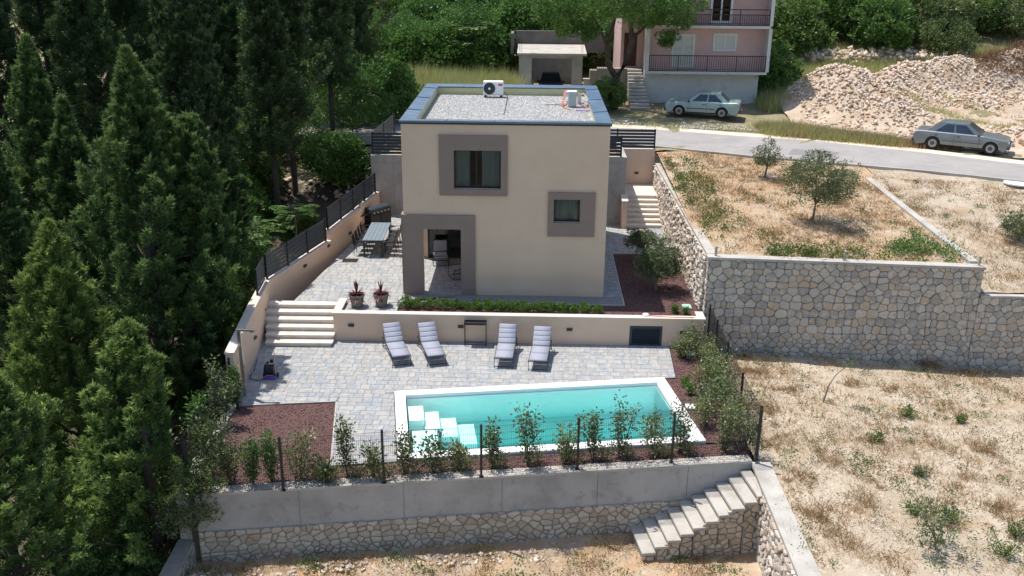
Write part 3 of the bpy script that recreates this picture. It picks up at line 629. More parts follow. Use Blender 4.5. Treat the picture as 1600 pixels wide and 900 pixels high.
# slatted fences (panel = posts + slats)
def slat_fence(label, p0, p1, z0, h, nb, nsl=6, group='anthracite slat fence panels along the left wall', first=True, last=True, ps=.07):
    a = Vector((*p0, 0)); b = Vector((*p1, 0)); mid = (a+b)/2; t = thing('slat_fence', label, 'fence', (mid.x, mid.y, z0), 0, group)
    d = (b-a); L = d.length; d.normalize(); an = math.atan2(d.y, d.x)
    for i in range(nb+1):
        if (i == 0 and not first) or (i == nb and not last): continue
        p = a+d*L*i/nb; mb = MB(); mb.box((p.x, p.y, z0+h/2+.02), (ps, ps, h+.04), rz=an, bev=.005); sub('post', mb, m_anthd, t)
    sh = h/nsl
    for i in range(nb):
        c = a+d*L*(i+.5)/nb
        for k in range(nsl): mb = MB(); mb.box((c.x, c.y, z0+.05+sh*(k+.5)-.02), (L/nb-ps, .02, sh*.8), rz=an, bev=.003); sub('slat', mb, m_anth, t)
    return t
off = lambda p, d=-.12: (p[0]+d, p[1])
slat_fence('slat fence on the taller back stretch of the left wall, beside the grill', off(LW1[2]), off((-2.66, 10.6)), 1.15, .92, 4)
slat_fence('slat fence on the middle stretch of the left wall, beside the upper terrace', off((-4.86, -.7)), off((-3.70, 4.1)), .72, .92, 3)
slat_fence('short slat fence panel at the bend of the left wall, next to the beige stairs', off((-4.76, -2.35)), off((-4.89, -.85)), .716, .92, 1, last=False)
# stairs left
t = thing('garden_stairs', 'six wide cream stone steps going down from the upper terrace to the pool', 'stairs', (-3.4, -2, -.9))
for k in range(6):
    y0 = -1.0-.35*k; mb = MB(); xl = -4.88+.02*k+(.05*k if k > 2 else 0); mb.prism([(xl, y0-.35-.03), (-2.20-.0*k, y0-.33), (-2.20, y0+.02), (xl-.02, y0+.02)], -.15*k-.05, -.15*k); o = sub('tread', mb, m_step, t)
    mb = MB(); mb.prism([(xl, y0-.33), (-2.26, y0-.30), (-2.26, y0+.0), (xl, y0+.0)], -1.0, -.15*k-.052); sub('riser', mb, m_step, t)
# stairs right
t = thing('side_stairs', 'cream stone steps beside the house climbing to the rear landing', 'stairs', (9.8, 11, 0))
for k in range(7):
    y0 = 9.2+.33*k; y1 = y0+.36 if k < 6 else 13.5; mb = MB(); mb.b2((9.06, y0-.02, .15*(k+1)-.045), (10.70, y1, .15*(k+1)), .004); sub('tread', mb, m_step, t)
    mb = MB(); mb.b2((9.06, y0, -.1), (10.70, y1-.04 if k < 6 else 13.5, .15*(k+1)-.047)); sub('riser', mb, m_step, t)
t = thing('stair_cheek_wall', 'short beige wall with a sloping coping on the left of the side stairs', 'wall', (8.93, 10, 0)); mb = MB(); mb.prism([(8.82, 9.1), (9.05, 9.1), (9.05, 11.4), (8.82, 11.4)], -.1, [1.25, 1.25, 1.7, 1.7]); sub('wall', mb, m_plaster_lt, t)
mb = MB(); mb.prism([(8.79, 9.07), (9.08, 9.07), (9.08, 11.4), (8.79, 11.4)], [1.252, 1.252, 1.702, 1.702], [1.30, 1.30, 1.75, 1.75]); sub('coping', mb, m_cap, t)
t = thing('landing_wall', 'peach rendered wall at the head of the side stairs, under the slat fence', 'wall', (9.8, 13.6, 1.05)); mb = MB(); mb.b2((8.4, 13.52, .9), (10.74, 13.75, 2.74)); sub('wall', mb, m_plaster_lt, t)
mb = MB(); mb.b2((8.38, 13.49, 2.742), (10.76, 13.78, 2.79)); sub('coping', mb, m_cap, t); wall_lamp(t, 9.87, 13.52, 1.6, 0, -1)
slat_fence('slat fence with open gaps on the peach landing wall beside the road', (7.0, 13.64), (10.70, 13.64), 2.79, .95, 2, 6, None)
t = thing('concrete_wall', 'grey board-marked concrete wall at the back right of the house, beside the side stairs', 'wall', (8.2, 9.9, 0)); mb = MB(); zt = aty(960, 246, 9.8)[2]; mb.b2((7.4, 9.8, -.1), (8.99, 10.05, zt)); sub('wall', mb, m_conc, t)
mb = MB(); mb.b2((8.10, 9.793, 0), (8.112, 9.80, zt-.02)); mb.b2((7.4, 9.792, zt-.26), (8.99, 9.80, zt-.25)); sub('formwork_joint', mb, m_mortar, t)
mb = MB(); mb.b2((8.79, 10.052, -.1), (8.99, 13.5, zt)); sub('return_wall', mb, m_conc, t)
slat_fence('short dark slat fence on the concrete wall at the right of the house', (7.42, 9.92), (8.72, 9.92), zt, .95, 1, 6, None)
t = thing('concrete_wall', 'tall grey concrete wall behind the grill at the back left of the house', 'wall', (-1.3, 11, 0)); mb = MB(); zt = aty(605, 243, 10.95)[2]; mb.b2((-2.98, 10.95, -.6), (.3, 11.2, zt)); sub('wall', mb, m_conc, t)
mb = MB(); mb.b2((-1.93, 10.943, 0), (-1.918, 10.95, zt-.02)); mb.b2((-2.97, 10.942, zt-.36), (.3, 10.95, zt-.35)); sub('formwork_joint', mb, m_mortar, t)
slat_fence('slat fence across the concrete wall behind the grill', (-2.9, 11.1), (.2, 11.1), zt, 1.05, 1, 7, None); slat_fence('slat fence running back towards the road from the tall concrete wall', (-2.92, 11.2), (-2.6, 16.2), zt, 1.05, 2, 7, None, first=False)
# dry stone side wall and big front wall
A0 = (10.88, -1.6); A1 = (10.72, 13.5)
t = thing('side_stone_wall', 'sunlit pale rubble stone wall on the right of the red gravel bed and side stairs', 'wall', (10.9, 6, 0))
mb = MB(); wall_box(mb, (10.90, -1.27), (10.78, 13.5), .28, -.3, 2.09, 1); sub('core', mb, m_mortl, t)
mb = MB(); wall_box(mb, (10.86, -1.27), (10.745, 13.5), .34, 2.092, 2.16, 1); sub('coping', mb, m_concl, t)
def rebase(parent, n0):
    for o in kids(parent)[n0:]:
        pass
def stone_face_on(parent, *a, **k):
    """faces are built in world space: shift them into the parent's frame"""
    before = set(parent.children); r = stone_wall_face(parent, *a, **k)
    o_ = Vector(parent.location)
    for c in parent.children:
        if c not in before: c.location = -o_
    return r
stone_face_on(t, (10.785, 13.4), (10.90, -1.27), -.05, lambda L: [(0, 0), (L, 0), (L, 2.12), (0, 2.12)], .24, m_stonel, 3, joint=.012, depth=.05, batter=.03, squash=.7, rough=1.7)
t = thing('front_stone_wall', 'tall grey stone retaining wall below the olive plot, lower at its right end', 'wall', (16, -1.5, -1.5))
mb = MB(); F0, F1, F2 = 10.90, 20.45, 34.
mb.prism([(F0, -1.6), (F1, -1.6), (F1, -1.28), (F0, -1.28)], -2.6, [2.06, 1.84, 1.84, 2.06]); mb.b2((F1+.003, -1.6, -3.5), (F2, -1.28, .80)); sub('core', mb, m_mortar, t)
mb = MB(); mb.prism([(F0-.06, -1.66), (F1+.05, -1.66), (F1+.05, -1.26), (F0-.06, -1.26)], [2.062, 1.842, 1.842, 2.062], [2.15, 1.93, 1.93, 2.15]); mb.b2((F1+.055, -1.66, .802), (F2, -1.26, .88)); sub('coping', mb, m_concl, t)
stone_face_on(t, (F0, -1.6), (25.4, -1.6), -2.5, lambda L: [(0, .9), (3, .7), (L, 0), (L, 3.3), (F1-F0, 3.3), (F1-F0, 4.3), (0, 4.56)] if False else [(0, .5), (L, 0), (L, 4.31), (0, 4.56)], .36, m_stone, 5, joint=.016, depth=.035) if False else None
def region_front1(L): return [(0, .6), (L, .25), (L, 4.35), (0, 4.56)]
stone_face_on(t, (F0, -1.6), (F1, -1.6), -2.5, region_front1, .315, m_stone, 5, joint=.009, depth=.035, limit=240)
stone_face_on(t, (F1+.003, -1.6), (25.6, -1.6), -2.5, lambda L: [(0, .2), (L, .0), (L, 3.3), (0, 3.3)], .315, m_stone, 6, joint=.009, depth=.035, limit=60)
stone_face_on(t, (10.895, -1.28), (10.895, -1.6), -.2, lambda L: [(0, 0), (L, 0), (L, 2.26), (0, 2.26)], .25, m_stonel, 8, joint=.012, depth=.03, limit=8)
for px, lab in ((1118, 'short grey pipe stub on the stone wall corner'), (1320, 'short grey pipe stub in the middle of the stone wall top'), (1532, 'short grey pipe stub at the stepped right end of the stone wall')):
    p = aty(px, 400, -1.45); zt = 2.15-.023*(p[0]-F0); mb = MB(); mb.tube([(0, 0, 0), (.01, 0, .36)], .045, 8); o = mb.build('pipe_stub', m_concl, loc=(p[0], -1.45, zt-.02)); tag(o, lab, 'pipe', 'pipe stubs on the stone wall')
t = thing('divider_kerb', 'low concrete strip running from the road to the stone wall, between the two dry plots', 'kerb', (20, 3, 2)); mb = MB(); mb.prism([(20.08, -1.25), (20.36, -1.25), (19.86, 8.9), (19.6, 8.9)], 1.2, [2.02, 2.02, 2.60, 2.60]); sub('strip', mb, m_concl, t)
# bottom wall: concrete above, stones below
WA = Vector((-3.82, -12.62, 0)); WB = Vector((10.80, -10.38, 0)); wd = (WB-WA).normalized(); wn = Vector((-wd.y, wd.x, 0)); WL = (WB-WA).length
t = thing('pool_retaining_wall', 'long bare concrete wall on a stone base holding up the pool garden', 'wall', tuple((WA+WB)/2+Vector((0, 0, -2.9))))
mb = MB(); wall_box(mb, WA, WB, .30, -1.98, -.93, -1); sub('concrete', mb, m_conc, t)
mb = MB(); wall_box(mb, WA-wn*.02, WB-wn*.02, .36, -.928, -.86, -1); sub('coping', mb, m_concl, t)
mb = MB(); wall_box(mb, WA-wn*.03, WB-wn*.03, .36, -3.5, -1.983, -1); sub('core', mb, m_mortl, t)
stone_face_on(t, WA-wn*.03, WB-wn*.03, -3.1, lambda L: [(0, 0), (L, 0), (L, 1.16), (0, 1.14)], .27, m_stonew, 9, joint=.013, depth=.035, squash=.66)
mb = MB()
for s in (2.6, 5.3, 7.9, 10.5, 13.0):
    p = WA+wd*s-wn*.002; mb.box((p.x, p.y, -1.45), (.01, .012, 1.03), rz=math.atan2(wd.y, wd.x))
sub('formwork_joint', mb, m_mortar, t)
pts = rand_in([(.0, .0), (WL, 0), (WL, .3), (0, .3)], 1500); pebbles('cement_crumbs', np.array([list(WA+wd*a+wn*b+Vector((0, 0, -.855))) for a, b in pts]), .024, m_lrock, None)
# stone stairs going down along the wall
t = thing('stone_steps', 'rough concrete-topped stone steps descending along the pool retaining wall', 'stairs', (9.3, -11.4, -2.9)); sn = -wn; SW = 1.32; an = math.atan2(wd.y, wd.x)
s0 = WL-.02; tr_ = .335
for k in range(10):
    z = -1.12-.168*k; sa = s0-.62-tr_*(k+1)+(.0 if k else 0); sb = s0-.0 if k == 0 else sa+tr_+.05
    if k == 0: sa = s0-.30
    else: sa = s0-.30-tr_*k; sb = sa+tr_+.03
    c = WA+wd*(sa+sb)/2+sn*(SW/2+.035); mb = MB(); mb.box((c.x, c.y, z-.045), (sb-sa, SW, .09), rz=an, bev=.012); sub('tread', mb, m_concl, t)
    c = WA+wd*((sa+.03+sb-(.03 if k else 0))/2)+sn*(SW/2+.01); mb = MB(); mb.box((c.x, c.y, (z-.09-3.3)/2), (sb-sa-.06+(.03 if not k else 0), SW-.05, z-.092+3.3), rz=an); sub('core', mb, m_mortl, t)
    p0 = WA+wd*(sa+.03)+sn*(SW-.015); p1 = WA+wd*(sb-.03)+sn*(SW-.015)
q0 = WA+wd*(s0-.30-tr_*9)+sn*(SW-.015); q1 = WA+wd*s0+sn*(SW-.015)
zt0 = -1.12-.168*9-.09
LL = (q1-q0).length; segs = []
for k in range(10):
    a = 0 if k == 9 else LL-.30-tr_*k; b = LL if k == 0 else LL-.30-tr_*(k-1); z = -1.21-.168*k
    segs.append((a, b, z))
polys = stone_polys(LL, 2.0, .26, .66, .012, seed=21); pcs = []
for po in polys:
    cx = sum(q[0] for q in po)/len(po); zz = [s for s in segs if s[0] <= cx <= s[1]]
    if not zz: continue
    a, b, z = zz[0]; H = z+3.1; po = clip(po, [(0, 0), (b if b < LL else LL, 0), (b, H), (0, H)]); po = dedupe(po, .01)
    if len(po) < 3 or area(po) < .006: continue
    pcs.append(piece(po, lambda u_, v_, h: q0+wd*u_+sn*h+Vector((0, 0, -3.1+v_)), .035, .015, .1, .01))
n0 = set(t.children); place_pieces(pcs, 'stone', m_stonew, t, 200)
for c in t.children:
    if c not in n0: c.location = -Vector(t.location)
t = thing('field_wall', 'stone wall with flat concrete top running towards the viewer beside the dry field', 'wall', (11, -14, -2)); mb = MB(); mb.b2((10.86, -20, -3.5), (11.3, -10.55, -1.03)); sub('core', mb, m_mortl, t)
mb = MB(); mb.prism([(10.80, -20), (11.34, -20), (11.32, -10.3), (10.80, -10.3)], -1.028, -.94); sub('coping', mb, m_concl, t)
stone_face_on(t, (10.86, -11.75), (10.86, -17.5), -3.1, lambda L: [(0, 0), (L, 0), (L, 2.05), (0, 2.05)], .25, m_stonel, 12, joint=.012, depth=.05, squash=.7, rough=1.6, limit=200)
# left kerb wall of the bed and lower left stone wall
t = thing('bed_edge_wall', 'low rough-topped wall along the left side of the red gravel bed, by the conifers', 'wall', (-4.2, -10, -1)); mb = MB(); wall_box(mb, (-4.0, -12.62), (-4.22, -7.35), .3, -3.6, -.86, -1); sub('wall', mb, m_concl, t)
t = thing('lower_side_wall', 'pale stone wall going down to the lower left corner under the conifers', 'wall', (-4.3, -15, -3)); mb = MB(); mb.prism([(-4.75, -19), (-4.35, -19), (-3.95, -12.66), (-4.35, -12.66)], -4, [-3.2, -3.2, -2.2, -2.2]); sub('core', mb, m_mortl, t)
stone_face_on(t, (-3.95, -12.7), (-4.35, -19), -3.9, lambda L: [(0, 0), (L, 0), (L, .65), (0, 1.65)], .3, m_stonel, 14, depth=.05, rough=1.5, limit=60)
# ================================================================== POOL
PA = .159; PO = Vector((.448, -6.495, 0)); pu = Vector((math.cos(PA), math.sin(PA), 0)); pv = Vector((math.sin(PA), -math.cos(PA), 0)); PLn, PWd = 8.72, 4.24
def PP(a, b, z): q = PO+pu*a+pv*b; return (q.x, q.y, z)
t = thing('swimming_pool', 'rectangular turquoise swimming pool with a broad white rim and submerged white steps', 'pool', PP(PLn/2, PWd/2, -.9)); RW = .33; ZP = -.865
def ringbox(mb, a0, a1, b0, b1, z0, z1): mb.prism([PP(a0, b1, 0)[:2], PP(a1, b1, 0)[:2], PP(a1, b0, 0)[:2], PP(a0, b0, 0)[:2]], z0, z1)
for (a0, a1, b0, b1) in ((0, PLn, 0, RW), (0, PLn, PWd-RW, PWd), (0, RW, RW+.002, PWd-RW-.002), (PLn-RW, PLn, RW+.002, PWd-RW-.002)):
    mb = MB(); ringbox(mb, a0, a1, b0, b1, -1.0, ZP); sub('coping', mb, m_coping, t)
mb = MB(); i0, i1, j0, j1 = RW+.03, PLn-RW-.03, RW+.03, PWd-RW-.03; zb = -1.9
c = [PP(i0, j1, 0), PP(i1, j1, 0), PP(i1, j0, 0), PP(i0, j0, 0)]
vs = [(q[0], q[1], ZP-.12) for q in c]+[(q[0], q[1], zb) for q in c]
mb.add(vs, [(4, 5, 6, 7)]+[(i+4, (i+1) % 4+4, (i+1) % 4, i)[::-1] for i in range(4)]); sub('basin', mb, m_liner, t)
mb = MB(); e_ = .004; ringbox(mb, i0+e_, i1-e_, j0+e_, j1-e_, zb+e_, -1.02); wt = sub('water', mb, m_water, t)
lst = [((i0+.03, .85), (j0+.25, 1.55), -1.12), ((.86, 1.32), (j0+.30, 1.75), -1.32), ((1.33, 1.85), (j0+.40, 1.95), -1.52), ((1.86, 2.4), (j0+.5, 2.1), -1.72), ((i0+.06, 1.2), (1.80, j1-.05), -1.34)]
for (aa, bb, z) in lst:
    mb = MB(); ringbox(mb, aa[0], aa[1], bb[0], bb[1], zb+.01, z); sub('step', mb, m_lstep, t)

p = (aty(1079, 637, 0), ); q = at(1079, 637, -.92); mb = MB(); mb.box((0, 0, .03), (.30, .30, .06), bev=.01); o = mb.build('skimmer_lid', m_white, loc=tuple(q)); tag(o, 'small white square lid in the red gravel to the right of the pool', 'lid'); o['label'] = 'small white square lid in the red gravel to the right of the pool'
for (x, y, z, lab) in ((1078, 553, -.92, 'pale green inspection cover in the gravel below the terrace wall'), (1073, 480, 0, 'pale green inspection cover in the upper gravel bed by the stone wall')):
    q = at(x, y, z); mb = MB(); mb.box((0, 0, .02), (.32, .42, .05), bev=.012); mb.box((0, 0, .05), (.26, .36, .02), bev=.006); o = mb.build('inspection_cover', m_green, loc=tuple(q)); tag(o, lab, 'cover')
q = at(547.5, 407.3, 0.0); t = thing('floor_drain', 'dark rectangular grate with a pale frame in the upper terrace paving', 'drain', (q[0], q[1], 0)); mb = MB(); mb.b2((-.36, -.29, .002), (.36, -.25, .016)); mb.b2((-.36, .25, .002), (.36, .29, .016)); mb.b2((-.36, -.25, .002), (-.32, .25, .016)); mb.b2((.32, -.25, .002), (.36, .25, .016)); mb.build('frame', m_concl, t)
mb = MB(); mb.b2((-.32, -.25, .001), (.32, .25, .006)); mb.build('backing', m_dark, t)
for k in range(9): mb = MB(); mb.b2((-.32, -.235+k*.054, .007), (.32, -.205+k*.054, .014)); mb.build('bar', m_lampm, t)
# ================================================================== VILLA
VW, VD, VH = 7.38, 9.12, 6.42
t = villa = thing('villa', 'two storey beige cube house with brown window surrounds and a flat gravel roof', 'house', (VW/2, VD/2, 0))
def holes_wall(mb, x0, x1, z0, z1, y0, y1, holes, axis='x'):
    xs = sorted(set([x0, x1]+[h[0] for h in holes]+[h[1] for h in holes])); zs = sorted(set([z0, z1]+[h[2] for h in holes]+[h[3] for h in holes]))
    X = lambda a, b, c: (a, b, c) if axis == 'x' else (b, a, c)
    inh = lambda a, b: any(h[0] <= a <= h[1] and h[2] <= b <= h[3] for h in holes) or not (x0 < a < x1 and z0 < b < z1)
    for i in range(len(xs)-1):
        for j in range(len(zs)-1):
            a0, a1, c0, c1 = xs[i], xs[i+1], zs[j], zs[j+1]; ma, mc = (a0+a1)/2, (c0+c1)/2
            if inh(ma, mc): continue
            fs = [[(a0, y0, c0), (a1, y0, c0), (a1, y0, c1), (a0, y0, c1)], [(a1, y1, c0), (a0, y1, c0), (a0, y1, c1), (a1, y1, c1)]]
            if inh(a0-1e-3, mc): fs.append([(a0, y1, c0), (a0, y0, c0), (a0, y0, c1), (a0, y1, c1)])
            if inh(a1+1e-3, mc): fs.append([(a1, y0, c0), (a1, y1, c0), (a1, y1, c1), (a1, y0, c1)])
            if inh(ma, c0-1e-3): fs.append([(a0, y1, c0), (a1, y1, c0), (a1, y0, c0), (a0, y0, c0)])
            if inh(ma, c1+1e-3): fs.append([(a0, y0, c1), (a1, y0, c1), (a1, y1, c1), (a0, y1, c1)])
            for q in fs: mb.add([X(*p) for p in q], [(0, 1, 2, 3)])
W1 = (1.85, 3.54, 4.05, 5.46); W2 = (5.46, 6.41, 2.85, 3.72); PH = (.68, 2.09, -.1, 2.54)
mb = MB(); holes_wall(mb, 0, VW, -.1, VH, 0, .35, [W1, W2, PH]); sub('front_wall', mb, m_plaster, t)
mb = MB(); holes_wall(mb, .352, VD, -.1, VH, 0, .32, [(.352, 4.32, -.1, 2.54)], 'y'); sub('side_wall', mb, m_plaster, t)
mb = MB(); holes_wall(mb, .352, VD, -.1, VH, VW-.32, VW, [], 'y'); sub('side_wall', mb, m_plaster, t)
mb = MB(); mb.b2((.322, VD-.3, -.1), (VW-.322, VD, VH)); sub('back_wall', mb, m_plaster, t)
mb = MB(); mb.b2((.322, .352, 2.54), (2.75, 4.318, 2.75)); sub('porch_ceiling', mb, m_plaster_lt, t)
mb = MB(); mb.b2((2.45, .352, -.1), (2.75, 4.318, 2.538)); mb.b2((.0, 4.322, -.1), (.38, 4.6, 2.538)); sub('porch_wall', mb, m_plaster_lt, t)
mb = MB(); mb.b2((.322, 4.75, .0), (VW-.322, VD-.302, .02)); mb.b2((.322, .352, 2.76), (VW-.322, VD-.302, 2.84)); sub('floor', mb, m_concl, t)
mb = MB(); mb.b2((.322, 4.65, 2.541), (2.75, 4.8, 2.755)); sub('lintel', mb, m_plaster_lt, t)
mb = MB(); mb.b2((.322, .352, 5.8), (VW-.322, VD-.302, 6.0)); sub('roof_slab', mb, m_concl, t)
# parapet and metal cap
mb = MB(); pw_ = .42
mb.b2((.322, .352, 6.002), (.45, VD-.302, VH-.03)); mb.b2((VW-.45, .352, 6.002), (VW-.322, VD-.302, VH-.03)); mb.b2((.452, VD-.44, 6.002), (VW-.452, VD-.302, VH-.03)); mb.b2((.452, .352, 6.002), (VW-.452, .45, VH-.03)); sub('parapet_lining', mb, m_insul, t)
capi = .50
def cap_piece(poly, zi, zo):
    mb = MB(); mb.prism(poly, VH-.05, [zo, zo, zi, zi]); return mb
e = .05; X0, X1, Y0, Y1 = -e, VW+e, -e, VD+e
for nm, poly in (('f', [(X0, Y0), (X1, Y0), (X1-capi-e, Y0+capi+e), (X0+capi+e, Y0+capi+e)]), ('r', [(X1, Y0), (X1, Y1), (X1-capi-e, Y1-capi-e), (X1-capi-e, Y0+capi+e)]), ('b', [(X1, Y1), (X0, Y1), (X0+capi+e, Y1-capi-e), (X1-capi-e, Y1-capi-e)]), ('l', [(X0, Y1), (X0, Y0), (X0+capi+e, Y0+capi+e), (X0+capi+e, Y1-capi-e)])):
    mb = MB(); mb.prism(poly, VH+.002, [VH+.07, VH+.07, VH+.03, VH+.03]); cp = sub('parapet_cap', mb, m_roofm, t)
    if nm in 'lr':
        x = X0 if nm == 'l' else X1
        for y in (2.35, 5.3, 8.0): mb = MB(); mb.box((x+(.27 if nm == 'l' else -.27), y, VH+.062), (.53, .025, .03), ry=(.07 if nm == 'l' else -.07)); sub('seam', mb, m_roofm, cp)
    else:
        y = Y0+.27 if nm == 'f' else Y1-.27
        for x in (1.6, 3.3, 5.0): mb = MB(); mb.box((x, y, VH+.062), (.025, .53, .03), rx=(-.07 if nm == 'f' else .07)); sub('seam', mb, m_roofm, cp)
mb = MB(); mb.b2((X0, Y0, VH-.05), (X1, Y0+.03, VH)); mb.b2((X0, Y0+.032, VH-.05), (X0+.03, Y1, VH)); mb.b2((X1-.03, Y0+.032, VH-.05), (X1, Y1, VH)); mb.b2((X0+.032, Y1-.03, VH-.05), (X1-.032, Y1, VH)); sub('drip_edge', mb, m_anthd, t)
mb = MB(); mb.b2((.452, .452, 6.002), (VW-.452, VD-.442, 6.10)); sub('roof_gravel_bed', mb, m_gravel, t)
P = rand_in([(.47, .47), (VW-.47, .47), (VW-.47, VD-.46), (.47, VD-.46)], 15000); g = pebbles('roof_gravel', np.c_[P, np.full(len(P), 6.105)], .022, m_gravp, t); g.location = -Vector(t.location)
# brown surrounds, proud of the wall
def surround(x0, x1, z0, z1, hx0, hx1, hz0, hz1, bottom=True, nm='window_surround'):
    mb = MB(); y0, y1 = -.085, -.002
    mb.b2((x0, y0, z0), (hx0, y1, z1)); mb.b2((hx1, y0, z0), (x1, y1, z1)); mb.b2((hx0, y0, hz1), (hx1, y1, z1))
    if bottom: mb.b2((hx0, y0, z0), (hx1, y1, hz0))
    return sub(nm, mb, m_surr, t)
surround(1.34, 3.78, 3.81, 6.0, *W1); surround(5.25, 6.95, 2.33, 3.98, *W2)
surround(-.03, 2.62, -.05, 3.07, PH[0], PH[1], 0, PH[3], False, 'porch_surround')
mb = MB(); mb.b2((-.09, -.03, -.05), (-.002, .42, 3.07)); sub('porch_surround', mb, m_surr, t)
def window(x0, x1, z0, z1, y, nm, mull, th=.055, curtains=None, parent=t):
    mb = MB(); y0, y1 = y, y+.07
    mb.b2((x0, y0, z0), (x0+th, y1, z1)); mb.b2((x1-th, y0, z0), (x1, y1, z1)); mb.b2((x0+th, y0, z1-th), (x1-th, y1, z1)); mb.b2((x0+th, y0, z0), (x1-th, y1, z0+th))
    for a in mull: mb.b2((a-th/2, y0+.003, z0+th), (a+th/2, y1-.003, z1-th))
    f = sub(nm, mb, m_anthd, parent); xs = [x0+th]+list(mull)+[x1-th]
    for a, b in zip(xs[:-1], xs[1:]): mb = MB(); mb.b2((a, y+.03, z0+th), (b, y+.042, z1-th)); sub('pane', mb, m_glass, f)
    return f
f = window(*W1, .12, 'window', [2.66]); f2 = window(*W2, .12, 'window', [])
def curtain(x0, x1, y, z0, z1, par):
    n = int((x1-x0)/.035); mb = MB(); vs = []; 
    for i in range(n+1):
        x = x0+(x1-x0)*i/n; yy = y+.035*math.sin(i*1.35)+.01*math.sin(i*.5); vs += [(x, yy, z0), (x, yy, z1)]
    mb.add(vs, [(2*i, 2*i+2, 2*i+3, 2*i+1) for i in range(n)]); mb.add([(v[0], v[1]+.004, v[2]) for v in vs], [(2*i+1, 2*i+3, 2*i+2, 2*i) for i in range(n)]); return sub('curtain', mb, m_curt, par, smooth=True)
curtain(1.87, 2.42, .27, 4.05, 5.45, villa); curtain(2.85, 3.53, .27, 4.05, 5.45, villa); curtain(5.48, 6.39, .27, 2.86, 3.71, villa)
mb = MB(); mb.b2((1.80, .10, 4.0), (3.6, .36, 4.047)); sub('window_sill', mb, m_anthd, villa)
f = window(.382, 2.448, .02, 2.538, 4.40, 'sliding_door', [1.24, 1.30], .06)
mb = MB(); mb.b2((.5, 7.6, 0.021), (2.4, 7.65, 2.5)); sub('room_wall', mb, m_curt, villa)
mb = MB(); mb.b2((.9, 5.6, .02), (2.3, 6.4, .45), .05); mb.b2((.9, 6.2, .45), (2.3, 6.4, .85), .05); sub('sofa', mb, m_wood, villa)
# AC unit
t = thing('ac_outdoor_unit', 'white air conditioner outdoor unit with a round fan at the rear edge of the roof', 'air conditioner', (2.93, 8.05, 6.12))
mb = MB(); mb.box((0, 0, .38), (.86, .36, .58), bev=.025); mb.build('casing', m_white, t)
mb = MB(); mb.tube([(-.16, -.183, .37), (-.16, -.196, .37)], .25, 24); mb.build('fan_grille', m_anth, t)
for k in range(5):
    mb = MB(); r = .05+k*.045; pts = [(-.16+r*math.cos(a*PI/12), -.202, .37+r*math.sin(a*PI/12)) for a in range(25)]; mb.tube(pts, .004, 4, False); mb.build('grille_ring', m_black, t)
mb = MB(); mb.tube([(-.16, -.197, .37), (-.16, -.207, .37)], .05, 12); mb.build('fan_hub', m_white, t)
mb = MB(); mb.b2((.22, -.186, .49), (.40, -.1825, .57), .001); mb.build('badge', mat('badge_red', [(.5, .02, .06), (.6, .03, .08)], .5), t)
mb = MB(); mb.b2((-.38, -.2, 0), (-.3, .2, .07)); mb.b2((.3, -.2, 0), (.38, .2, .07)); mb.build('foot', m_rubber, t)
mb = MB(); mb.tube([(.46, .05, .2), (.6, .05, .06), (.62, -1.2, .0), (.60, -4.5, -.01)], .014, 5); mb.build('cable', m_black, t)
# roof manifold
q = at(894, 166, 6.13); t = thing('roof_manifold', 'grey pipe manifold box with loose orange and purple hoses on the roof', 'pipe box', tuple(q))
mb = MB(); mb.box((0, 0, .29), (.33, .3, .58), bev=.02); mb.build('box', mat('manifold_grey', [(.35, .42, .4), (.45, .5, .48)], .6), t)
mb = MB(); mb.box((0, 0, .60), (.35, .32, .04), bev=.01); mb.build('cap', m_white, t); mb = MB(); mb.box((-.1, 1.4, .3), (.36, .26, .24), bev=.02); mb.build('junction_box', m_white, t)
mb = MB(); mb.box((.28, .05, .3), (.14, .22, .44), bev=.02); mb.build('pump', m_chrome, t)
def wire(parent, m, pts, r=.016, nm='hose'):
    mb = MB(); mb.tube(pts, r, 5); return mb.build(nm, m, parent, smooth=True)
wire(t, m_orange, [(-.18, .1, .1), (-.4, -.3, .03), (-.35, .3, .2), (-.3, 1.0, .45), (-.1, 1.25, .5), (.2, 1.2, .35)], .02); wire(t, m_orange, [(-.15, 1.3, .35), (-.35, .9, .1), (-.42, .3, .04), (-.35, -.5, .02), (-.1, -1.0, .02)])
wire(t, m_purple, [(.3, -.2, .15), (.5, -.3, .03), (.7, -.1, .05), (.9, .2, .12), (1.1, .1, .04)], .022); wire(t, m_orange, [(.3, -.1, .1), (.6, -.5, .03), (.95, -.3, .03), (1.1, -.1, .03)], .018)
wire(t, m_purple, [(.1, -1.1, .02), (.5, -1.2, .02), (.9, -1.15, .02), (1.1, -1.25, .02)], .02); wire(t, m_white, [(.35, .3, .3), (.5, .5, .06), (.7, .3, .04), (.5, 0, .2), (.7, -.1, .3)], .02); wire(t, m_black, [(.3, .6, .03), (.7, .62, .03), (1.4, .55, .05)], .028); wire(t, m_black, [(.6, 0, .03), (1.0, .02, .03), (1.5, -.02, .05)], .028)
wire(t, m_white, [(.3, 0, .45), (.45, .1, .5), (.6, .05, .3), (.72, -.2, .04)], .022)
wire(t, m_black, [(-1.1, .3, .0), (-.2, .32, .0)], .012)
